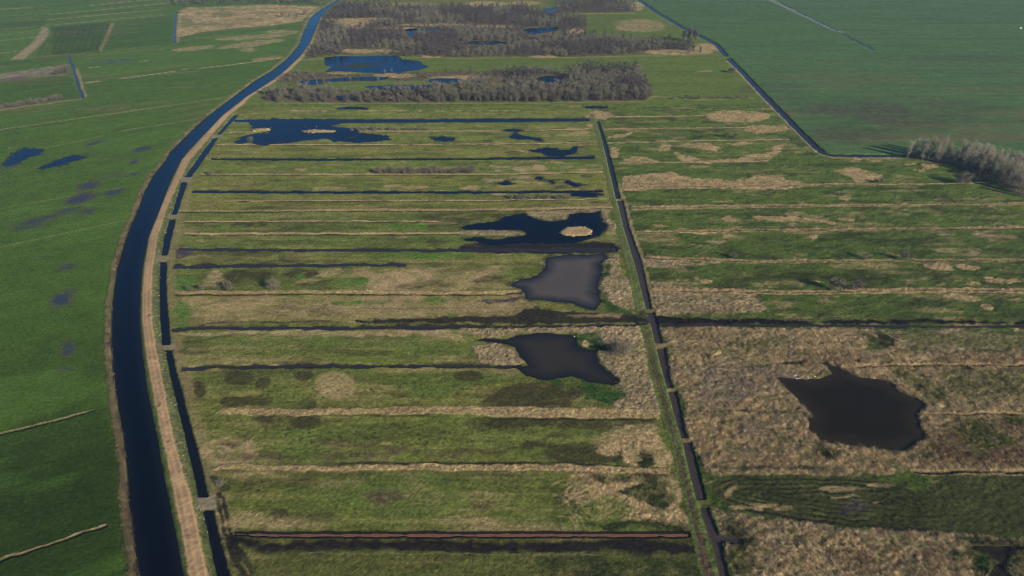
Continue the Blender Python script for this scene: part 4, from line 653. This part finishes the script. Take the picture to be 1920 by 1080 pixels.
# ------------------------------------------------------------------ reed stems (real blades standing on the ground)
waterm = np.zeros(GR * GC, bool)
for w_ in WATERS: waterm |= (w_[2] & (Z < w_[3] + .05))
def blades(name, label, w, n, hmin, hmax, wid, nb=4, tint=1.1, spread=.35):
    idx = np.nonzero(w > 0)[0]; p = w[idx] / w[idx].sum()
    s = rng.choice(idx, n, p=p)
    x = X[s] + rng.uniform(-.5, .5, n) * CELL[s] * 1.2; y = Y[s] + rng.uniform(-.5, .5, n) * CELL[s]
    z = Z[s] - .08; h = rng.uniform(hmin, hmax, n) * (.6 + .8 * PATCH2[s])
    co = np.zeros((n, nb, 3, 3), np.float32); cl = np.zeros((n, nb, 3, 3), np.float32)
    for k in range(nb):
        a = rng.uniform(0, 2 * math.pi, n); ox, oy = rng.normal(0, spread, n), rng.normal(0, spread, n)
        ln = rng.uniform(.1, .55, n); la_ = rng.uniform(0, 2 * math.pi, n)
        hx, hy = np.cos(a) * wid, np.sin(a) * wid
        co[:, k, 0] = np.stack([x + ox - hx, y + oy - hy, z], 1); co[:, k, 1] = np.stack([x + ox + hx, y + oy + hy, z], 1)
        co[:, k, 2] = np.stack([x + ox + np.cos(la_) * ln * h, y + oy + np.sin(la_) * ln * h, z + h * rng.uniform(.6, 1.1, n)], 1)
        cc = cover[s] * (tint * rng.uniform(.65, 1.4, n))[:, None]
        cl[:, k] = cc[:, None, :]
    v = co.reshape(-1, 3); f = np.arange(len(v)).reshape(-1, 3)
    add(name, quads_mesh(name, v, f, {'cover': np.clip(cl.reshape(-1, 3), 0, .8)}, smooth=False), PM, label=label, kind='stuff')
area = (CELL * CELL * .9 * (PY > -30) * (PY < 1140) * (PX > -40) * (PX < 1960)).astype(np.float64)
near = np.clip((PY - HORIZON) / 1150.0, .2, 1) ** 3
wr = area * reed * near * (~waterm)
blades('reeds', 'tan standing reeds around the big pond and in the right foreground', wr * rightz * (PY > 600), 75000, .2, .7, .07, tint=1.3)
blades('reeds', 'dry reeds on the ridges and banks of the middle block', wr * (~rightz) * (~left) * (reed > .2), 20000, .15, .55, .09, tint=1.0)
blades('reeds', 'straw reeds on the ridges of the right block', wr * rightz * (PY <= 600), 12000, .2, .6, .10, tint=1.0)
blades('reeds', 'tan and violet reed fringe on the left bank of the canal', area * near * left * (reed > .3) * (PX > cen - 90), 9000, .4, 1.1, .10, tint=.9, spread=.4)
vg = np.zeros(GR * GC)
vx = edge([q for s in SIDE for q in s], PY, 1); vg = ((PX < vx - .5) & (PX > vx - 13 * (PY + 250) / 900) & (PY > 225) & (PY < 1100)) * 1.0
def pale_tufts(name, label, w, n, hmin, hmax):
    global cover
    keep = cover.copy(); cover[:] = A['pale'] * .9; blades(name, label, w, n, hmin, hmax, .11, 6, 1.15, .16); cover = keep
pale_tufts('grass_tufts', 'pale dry grass tufts on the verge of the sand track', area * near * vg * (noise(X / 3, Y / 3, 2) > .45), 230, .2, .4)

# ------------------------------------------------------------------ trees
def tube(vs, fs, p0, p1, r0, r1, n=4):
    p0, p1 = Vector(p0), Vector(p1); d = (p1 - p0).normalized(); u = d.orthogonal().normalized(); w = d.cross(u); b = len(vs)
    for p, r in ((p0, r0), (p1, r1)):
        for k in range(n):
            a = 2 * math.pi * k / n; vs.append(tuple(p + u * (r * math.cos(a)) + w * (r * math.sin(a))))
    for k in range(n): fs.append((b + k, b + (k + 1) % n, b + n + (k + 1) % n, b + n + k))
def tri_mesh(name, vs, fs):
    me = bpy.data.meshes.new(name); me.from_pydata(vs, [], fs); me.update(); return me
def tree_geo(seed, h, cw, base, ntw, tw_len, tw_w, stems=1, limbs=8, dome=1.0):
    r = random.Random(seed); tv, tf, cv, cf = [], [], [], []
    tips = []
    for s in range(stems):
        ox, oy = (0, 0) if stems == 1 else (r.gauss(0, cw * .12), r.gauss(0, cw * .12))
        lx, ly = r.gauss(0, h * .04), r.gauss(0, h * .04); rb = h * .016 / (1 if stems == 1 else 1.6)
        pts = [(0, 0, -.2), (ox + lx * .4, oy + ly * .4, h * .3), (ox + lx, oy + ly, h * .62), (ox + lx * 1.3, oy + ly * 1.3, h * .86)]
        for k in range(3): tube(tv, tf, pts[k], pts[k + 1], rb * (1 - .28 * k), rb * (1 - .28 * (k + 1)), 5)
        for k in range(limbs):
            t = r.uniform(base, .85); z0 = h * t; a = r.uniform(0, 6.283); q = (t - base) / (1.02 - base)
            rad = cw * .5 * math.sqrt(max(.06, 1 - (2 * q - .8) ** 2 * .8)) * r.uniform(.65, 1)
            p0 = (ox + lx * t, oy + ly * t, z0 * .9); p1 = (p0[0] + math.cos(a) * rad * .8, p0[1] + math.sin(a) * rad * .8, min(h * .97, z0 + rad * r.uniform(.45, 1.0) * dome))
            tube(cv, cf, p0, p1, rb * .42, rb * .12, 3); tips.append((p0, p1))
    for k in range(ntw):
        p0, p1 = r.choice(tips); t = r.uniform(.25, 1.05)
        p = [p0[j] + (p1[j] - p0[j]) * t + r.gauss(0, cw * .09) for j in range(3)]
        if p[2] < h * base * .6: p[2] = h * base * .6
        a = r.uniform(0, 6.283); e = r.uniform(.1, 1.3); L = tw_len * r.uniform(.6, 1.4)
        d = Vector((math.cos(a) * math.cos(e), math.sin(a) * math.cos(e), math.sin(e))); o = d.orthogonal().normalized() * tw_w
        o.rotate(__import__('mathutils').Quaternion(d, r.uniform(0, 6.283))); b = len(cv)
        cv.append(tuple(Vector(p) - o)); cv.append(tuple(Vector(p) + o)); cv.append(tuple(Vector(p) + d * L)); cf.append((b, b + 1, b + 2))
    return tv, tf, cv, cf
BK = dict(pale=bark_mat('pale bark', (.26, .23, .19)), trunk=bark_mat('grey bark', (.2, .175, .15)), alder=bark_mat('purple grey twigs', (.135, .112, .100), .45), willow=bark_mat('olive grey twigs', (.165, .150, .105), .45), poplar=bark_mat('pale buff twigs', (.44, .395, .275), .25), shrub=bark_mat('tan twigs', (.20, .175, .125), .3))
def protos(kind, n, **kw):
    out = []
    for k in range(n):
        tv, tf, cv, cf = tree_geo(100 + k * 7 + len(kind), **kw); out.append((tri_mesh('trunk', tv, tf), tri_mesh('crown', cv, cf)))
        out[-1][0].materials.append(BK['trunk' if kind != 'poplar' else 'pale']); out[-1][1].materials.append(BK[kind])
    return out
PROTO = dict(alder=protos('alder', 5, h=10, cw=6.2, base=.10, ntw=900, tw_len=1.3, tw_w=.07, limbs=18, dome=.9), willow=protos('willow', 5, h=8, cw=6.4, base=.06, ntw=620, tw_len=1.3, tw_w=.085, stems=3, limbs=9, dome=.8),
             poplar=protos('poplar', 5, h=16, cw=5.4, base=.14, ntw=1150, tw_len=1.5, tw_w=.042, limbs=28, dome=1.4), shrub=protos('shrub', 4, h=3, cw=3.8, base=.03, ntw=420, tw_len=.75, tw_w=.06, stems=4, limbs=8, dome=.7))
def plant(kind, name, label, cat, x, y, s, group=None, sz=1.0, part='trunk'):
    i = int(gidx(np.array([x]), np.array([y]))[0]); t = bpy.data.objects.new(name, None); COL.objects.link(t)
    t.location = (x, y, float(max(Z[i], -.1))); t.rotation_euler = (0, 0, random.uniform(0, 6.28)); t.scale = (s, s, s * sz)
    t['label'] = label; t['category'] = cat
    if group: t['group'] = group
    a, b = random.choice(PROTO[kind])
    for nm, me in ((part, a), ('crown', b)):
        o = bpy.data.objects.new(nm, me); COL.objects.link(o); o.parent = t
    return t
WATER_POLY = waterm
def inpoly(P, x, y): return sd_poly(P, x, y) < 0
def scatter(poly, spacing, clear=None):
    P = topoly(poly); x0, y0 = P.min(0); x1, y1 = P.max(0); n = int((x1 - x0) * (y1 - y0) / spacing ** 2 * 2.2)
    x = rng.uniform(x0, x1, n); y = rng.uniform(y0, y1, n); k = inpoly(P, x, y)
    for c in (clear or []): k &= ~inpoly(topoly(c), x, y)
    x, y = x[k], y[k]; k = ~waterm[gidx(x, y)]; x, y = x[k], y[k]
    grid = {}; out = []
    for a, b in zip(x, y):
        g = (int(a // spacing), int(b // spacing))
        if any((a - p) ** 2 + (b - q) ** 2 < spacing * spacing * .8 for dx in (-1, 0, 1) for dy in (-1, 0, 1) for p, q in grid.get((g[0] + dx, g[1] + dy), ())): continue
        grid.setdefault(g, []).append((a, b)); out.append((a, b))
    return out
CLEAR = [ell(1032, 153, 36, 12), ell(835, 155, 40, 10), ell(690, 166, 75, 6), ell(870, 147, 40, 3), [(600, 36), (740, 33), (735, 37), (690, 45), (680, 56), (660, 55)], ell(730, 53, 50, 3.2), ell(820, 47, 70, 3), ell(930, 50, 50, 3.5), ell(690, 97, 60, 5), ell(770, 64, 14, 12), ell(800, 58, 44, 5), ell(1012, 61, 38, 11), ell(910, 85, 44, 7), ell(1035, 22, 18, 7), ell(1078, 60, 18, 7), ell(1250, 98, 50, 3), ell(1320, 92, 22, 8)]
lo = [(x, y, 'w1') for x, y in scatter(WOOD1, 3.6, CLEAR)] + [(x, y, 'w1b') for x, y in scatter(WOOD1B, 6.5, CLEAR)]
hi = [(x, y, 'w2') for x, y in scatter(WOOD2, 4.9, CLEAR) + scatter(WOOD3, 6.5, CLEAR)] + [(x, y, 'w2') for x, y in scatter([(310, 6), (330, 0), (450, -2), (600, -2), (600, 8), (480, 8), (400, 9), (345, 13)], 6.5)]
def tkind(x, y, z): return 'willow' if noise(x / 28, y / 28, 5) > (.30 if z != 'w2' else .60) else 'alder'
def nth(n): return '%d%s' % (n, 'th' if 10 <= n % 100 <= 20 else {1: 'st', 2: 'nd', 3: 'rd'}.get(n % 10, 'th'))
ROWN = ['front', 'second', 'third', 'fourth', 'fifth', 'sixth', 'seventh', 'eighth', 'ninth', 'tenth']
lo = [t for t in lo if rng.random() < (.5 if ginv(t[0], t[1])[0] < 700 else (.75 if ginv(t[0], t[1])[0] < 860 else 1))]
lo.sort(key=lambda t: t[1])
sel, rest = lo[:190], lo[190:] + hi
ymin = sel[0][1]; rows_t = {}
for t in sel: rows_t.setdefault(min(9, int((t[1] - ymin) / 5.0)), []).append(t)
for rk, ts in sorted(rows_t.items()):
    cnt = {}
    for x, y, z in sorted(ts, key=lambda t: t[0]):
        kd = tkind(x, y, z); cnt[kd] = cnt.get(kd, 0) + 1
        lb = '%s, %s from the left in the %s row of the lower wood' % ('bushy olive grey willow' if kd == 'willow' else 'purple grey bare alder', nth(cnt[kd]), ROWN[rk])
        plant(kd, 'bare_tree', lb, 'tree', x, y, random.uniform(.5, .85) * (.55 if z == 'w1b' else 1), 'bare trees of the lower swamp wood')
# the wood behind, too many to pick out singly
for kd in ('willow', 'alder'):
    cheap = []
    for k in range(4):
        tv, tf, cv, cf = tree_geo(500 + k, h=7.5 if kd == 'willow' else 9.5, cw=7.4, base=.05, ntw=120, tw_len=1.9, tw_w=.19, stems=1, limbs=9)
        f = [(a, b, c) for q in tf + cf for a, b, c in ([(q[0], q[1], q[2]), (q[0], q[2], q[3])] if len(q) == 4 else [q])]
        nt = len(tv); f = [t for t in f]
        f = [(a, b, c) for q in tf for a, b, c in [(q[0], q[1], q[2]), (q[0], q[2], q[3])]] + [(a + nt, b + nt, c + nt) for q in cf for a, b, c in ([(q[0], q[1], q[2]), (q[0], q[2], q[3])] if len(q) == 4 else [q])]
        cheap.append((np.array(tv + cv, np.float32), np.array(f, np.int32)))
    V_, F_, n0 = [], [], 0
    for x, y, z in rest:
        if tkind(x, y, z) != kd: continue
        v, f = random.choice(cheap); a = random.uniform(0, 6.28); s = random.uniform(.5, .9) * (.55 if z == 'w1b' else 1)
        R_ = np.array([[math.cos(a), -math.sin(a), 0], [math.sin(a), math.cos(a), 0], [0, 0, 1]], np.float32) * s
        V_.append(v @ R_.T + np.array([x, y, float(Z[gidx(np.array([x]), np.array([y]))[0]])], np.float32)); F_.append(f + n0); n0 += len(v)
    if V_: add('woodland', quads_mesh('woodland', np.concatenate(V_), np.concatenate(F_), smooth=False), BK[kd], label='mass of bare %s trees filling the upper swamp wood' % ('olive grey' if kd == 'willow' else 'purple grey'), kind='stuff')
# the grove on the right
G1 = [(1700, 297), (1790, 311), (1850, 332), (1925, 370), (2010, 415), (2010, 352), (1925, 326), (1850, 304), (1760, 291), (1702, 290)]
gt = [t for t in scatter(G1, 3.7) if ginv(t[0], t[1])[0] < 1945]
fr = np.array([(1700, 297), (1790, 311), (1850, 332), (1925, 370), (2010, 415)], float)
def depth_row(t): p = ginv(t[0], t[1]); return min(4, int(max(0, (np.interp(p[0], fr[:, 0], fr[:, 1]) - p[1])) / 7))
gr = {}
for t in gt: gr.setdefault(depth_row(t), []).append(t)
for rk, ts in sorted(gr.items()):
    for k, (x, y) in enumerate(sorted(ts)):
        plant('poplar', 'bare_tree', 'slim pale bare tree, %s from the left in the %s row of the right grove' % (nth(k + 1), ROWN[rk]), 'tree', x, y, random.uniform(.78, .95), 'pale grove trees', sz=random.uniform(.82, .95))
def pb(kind, name, label, cat, px, py, s, group=None, sz=1.0, part='stem'):
    x, y = gmap(px, py); return plant(kind, name, label, cat, float(x), float(y), s, group, sz, part)
for px_, py_, s, lb in [(1281, 79, 1.15, 'left of the round purple trees by the far curved ditch'), (1292, 77, 1.35, 'tallest round purple tree by the far curved ditch'), (1302, 80, 1.2, 'right of the round purple trees by the far curved ditch'), (1290, 88, .8, 'low purple tree in front of the round trees by the far ditch'), (1300, 97, .6, 'small purple bush tree at the end of the upper wood'), (1312, 99, .55, 'small round purple bush tree near the straw corner by the far ditch')]:
    pb('alder', 'bare_tree', lb, 'tree', px_, py_, s, 'round trees by the far ditch', 1.0, 'trunk')
BUSH = [(1623, 486, .9, 'tan round bush on the straw ridge, right block'), (1698, 489, 1.3, 'grey tan bush right of the tan one on the same ridge'), (1567, 545, 1.75, 'large round grey bush on the ragged ridge'), (1607, 546, 1.5, 'flat tan bush just right of the large round one'), (1375, 484, .9, 'low dark bush left on the straw ridge'),
        (1795, 345, 1.8, 'left half of the wide brown bush by the grove'), (1812, 346, 1.9, 'right half of the wide brown bush by the grove'), (1862, 342, 1.9, 'single upright bush just below the grove'), (1653, 345, 1.1, 'small dark bush where the straw band ends'), (1642, 343, .7, 'tiny dark bush left of the one ending the straw band'),
        (430, 545, 1.25, 'left grey bush on the reed ridge, middle block'), (515, 545, 1.5, 'right grey bush on the reed ridge, middle block'), (380, 545, .8, 'low tan bush left on the reed ridge, middle block'), (355, 546, .7, 'leftmost low tan bush on the reed ridge'),
        (1158, 668, 1.5, 'grey green bush between pond and grass track'), (1172, 664, 1.2, 'smaller grey bush right beside the grey green one'), (1146, 662, 1.0, 'dark bush left beside the grey green one'), (1374, 137, 1.5, 'round bush beside the far curved ditch'), (1368, 135, 1.0, 'small bush next to the round one by the far ditch'),
        (128, 137, 2.2, 'dark bush at the end of the brown fallow strip'), (116, 138, 1.8, 'second dark bush on the brown fallow strip'), (108, 140, 1.4, 'low dark bush on the brown fallow strip'), (530, 32, 1.8, 'dark bush in the pale straw field, left one'), (572, 28, 1.6, 'dark bush in the pale straw field, right one'), (543, 33, 1.4, 'low bush in the pale straw field'), (558, 31, 1.2, 'tiny bush in the pale straw field'),
        (1362, 258, 1.2, 'grey bush below the lower straw oval'), (1378, 259, 1.1, 'second grey bush below the lower straw oval'), (397, 330, 1.0, 'dark bush beside the fifth dam of the side ditch'), (470, 268, 1.2, 'tan bush on the near shore of the flooded meadow'), (415, 912, .7, 'dark low bush right of the nearest dam')]
for px_, py_, s, lb in BUSH: pb('shrub', 'bush', lb, 'bush', px_, py_, s)
for k in range(26):
    t = k / 25; pb('shrub', 'bush', 'low grey bush, %s from the left of the shrub row on the thin ridge' % nth(k + 1), 'bush', 706 + 182 * t + random.uniform(-2, 2), 326 + random.uniform(-1.5, .5), random.uniform(.8, 1.35), 'shrub row on the thin pale ridge')
for k in range(14): pb('shrub', 'bush', 'low tan bush, %s from the left on the ridge right of the flooded meadow' % nth(k + 1), 'bush', 662 + 11 * k + random.uniform(-4, 4), 245.5 + random.uniform(-1, .6), random.uniform(.6, 1.1), 'bushes right of the flooded meadow')
for k in range(10): pb('shrub', 'bush', 'low grey bush, %s from the left on the ridge above the dark pool' % nth(k + 1), 'bush', 962 + 11 * k + random.uniform(-4, 4), 374 + random.uniform(-1.2, .6), random.uniform(.6, 1.0), 'bushes above the dark pool')
for k in range(9): pb('shrub', 'bush', 'small purple bush, %s from the left on the line right of the lower wood' % nth(k + 1), 'bush', 1268 + 16 * k + random.uniform(-5, 5), 186 + random.uniform(-.8, .5), random.uniform(.6, 1.2), 'bushes right of the lower wood')
for k in range(16): pb('shrub', 'bush', 'brown hedge bush, %s from the left on the far left field edge' % nth(k + 1), 'bush', 4 + 7.2 * k + random.uniform(-2, 2), 204 - 1.15 * k + random.uniform(-.8, .3), random.uniform(.8, 1.3), 'brown hedge on the far left')

# ------------------------------------------------------------------ white birds, posts, trailer
def bird_mesh():
    path = [(-.34, 0, .16, .015), (-.26, 0, .15, .06), (-.12, 0, .14, .12), (.05, 0, .14, .13), (.18, 0, .17, .09), (.25, 0, .27, .04), (.27, 0, .42, .032), (.31, 0, .50, .045), (.36, 0, .51, .03), (.45, 0, .49, .006)]
    vs, fs, n = [], [], 8
    for k, (x, y, z, r) in enumerate(path):
        a = path[max(0, k - 1)]; b = path[min(len(path) - 1, k + 1)]; d = Vector((b[0] - a[0], 0, b[2] - a[2])).normalized(); w = Vector((0, 1, 0)); u = w.cross(d)
        for j in range(n): t = 2 * math.pi * j / n; vs.append(tuple(Vector((x, y, z)) + w * (r * math.cos(t)) + u * (r * math.sin(t))))
    for k in range(len(path) - 1):
        for j in range(n): fs.append((k * n + j, k * n + (j + 1) % n, (k + 1) * n + (j + 1) % n, (k + 1) * n + j))
    fs.append(tuple(range(n))[::-1]); fs.append(tuple(range((len(path) - 1) * n, len(path) * n)))
    return tri_mesh('white_bird', vs, fs)
BM, n_, l_, b_ = mat('white plumage'); b_.inputs['Roughness'].default_value = .8
tn = n_.new('ShaderNodeTexNoise'); tn.inputs['Scale'].default_value = 9; rp = n_.new('ShaderNodeValToRGB'); rp.color_ramp.elements[0].color = (.7, .69, .66, 1); rp.color_ramp.elements[1].color = (.86, .86, .84, 1); l_.new(tn.outputs['Fac'], rp.inputs[0]); l_.new(rp.outputs[0], b_.inputs['Base Color'])
bird = bird_mesh(); bird.materials.append(BM)
BIRDS = [(1077, 631, -.2, 'white bird swimming beside the green bank of the grey brown pond'), (1491, 706, -.3, 'leftmost white bird on the upper shore of the large dark pond'), (1494, 709.5, -.3, 'lower left white bird on the upper shore of the large dark pond'), (1499, 708.5, -.3, 'third white bird from the left on the large dark pond'), (1514, 709.5, -.3, 'fourth white bird from the left on the large dark pond'), (1528, 706.5, -.3, 'rightmost white bird of the group on the large dark pond'), (1638, 838.5, -.3, 'single white bird at the lower shore of the large dark pond'), (594, 238, -.12, 'white bird on the flooded meadow'), (18, 278, 0, 'white bird on the pasture above the round puddle'), (502, 243, .5, 'white bird on the left islet of the flooded meadow'), (1101, 243, .2, 'white bird at the far end of the grass track')]
for px_, py_, z, lb in BIRDS:
    x, y = gmap(px_, py_); o = add('white_bird', bird, label=lb, category='bird', group='white birds'); i = int(gidx(np.array([float(x)]), np.array([float(y)]))[0])
    o.location = (float(x), float(y), max(z, float(Z[i]) if not waterm[i] else z)); o.rotation_euler = (0, 0, random.uniform(0, 6.28)); o.scale = (1.35,) * 3
def post_mesh():
    vs, fs = [], []; tube(vs, fs, (0, 0, -.2), (0, 0, 1.25), .09, .085, 6); b = len(vs); vs.append((0.01, 0, 1.33))
    for k in range(6): fs.append((6 + k, 6 + (k + 1) % 6, b))
    return tri_mesh('fence_post', vs, fs)
pm = post_mesh(); pm.materials.append(BK['trunk'])
for px_, py_, lb in [(1525, 349, 'left weathered post on the broad straw band'), (1565, 349, 'right weathered post on the broad straw band'), (1179, 391, 'left post at the start of the straw ridge by the track'), (1181.5, 392, 'right post at the start of the straw ridge by the track'), (1149, 310, 'post on the bank of the far track ditch'), (1172, 350, 'post where the broad straw band starts')]:
    x, y = gmap(px_, py_); o = add('fence_post', pm, label=lb, category='post', group='weathered fence posts'); i = int(gidx(np.array([float(x)]), np.array([float(y)]))[0]); o.location = (float(x), float(y), float(Z[i]))
# small white farm trailer on the far lane
tx, ty = gmap(1913, 54); tr = bpy.data.objects.new('trailer', None); COL.objects.link(tr); tr.scale = (.7, .7, .7); tr.location = (float(tx), float(ty), 0); tr['label'] = 'small white box trailer on the far lane'; tr['category'] = 'trailer'
def box(vs, fs, x0, x1, y0, y1, z0, z1, t=0.0):
    b = len(vs); vs += [(x0, y0, z0), (x1, y0, z0), (x1, y1, z0), (x0, y1, z0), (x0 + t, y0 + t, z1), (x1 - t, y0 + t, z1), (x1 - t, y1 - t, z1), (x0 + t, y1 - t, z1)]
    fs += [(b, b + 3, b + 2, b + 1), (b + 4, b + 5, b + 6, b + 7)] + [(b + k, b + (k + 1) % 4, b + 4 + (k + 1) % 4, b + 4 + k) for k in range(4)]
vs, fs = [], []; box(vs, fs, -1.7, 1.7, -.9, .9, .55, 1.9, .05); box(vs, fs, -1.6, 1.6, -.8, .8, 1.9, 1.98, .1); add('body', tri_mesh('body', vs, fs), BM, tr)
vs, fs = [], []; box(vs, fs, 1.7, 2.9, -.06, .06, .5, .6); add('drawbar', tri_mesh('drawbar', vs, fs), BK['trunk'], tr)
for s_ in (-1, 1):
    vs, fs = [], []; tube(vs, fs, (0, s_ * .95, .34), (0, s_ * 1.15, .34), .34, .34, 12); fs.append(tuple(range(12))[::-1]); fs.append(tuple(range(12, 24))); add('wheel', tri_mesh('wheel', vs, fs), BK['trunk'], tr)

# ------------------------------------------------------------------ haze
hm = bpy.data.materials.new('haze'); hm.use_nodes = True; nt = hm.node_tree; nt.nodes.clear()
ou = nt.nodes.new('ShaderNodeOutputMaterial'); pv = nt.nodes.new('ShaderNodeVolumePrincipled')
pv.inputs['Color'].default_value = (.40, .64, 1.0, 1); pv.inputs['Density'].default_value = 0.00011; pv.inputs['Anisotropy'].default_value = 0.0
nt.links.new(pv.outputs[0], ou.inputs['Volume'])
vs, fs = [], []; box(vs, fs, -15000, 15000, -600, 17000, -3, 160)
add('haze', tri_mesh('haze', vs, fs), hm, label='thin blue haze over the polder', kind='stuff')
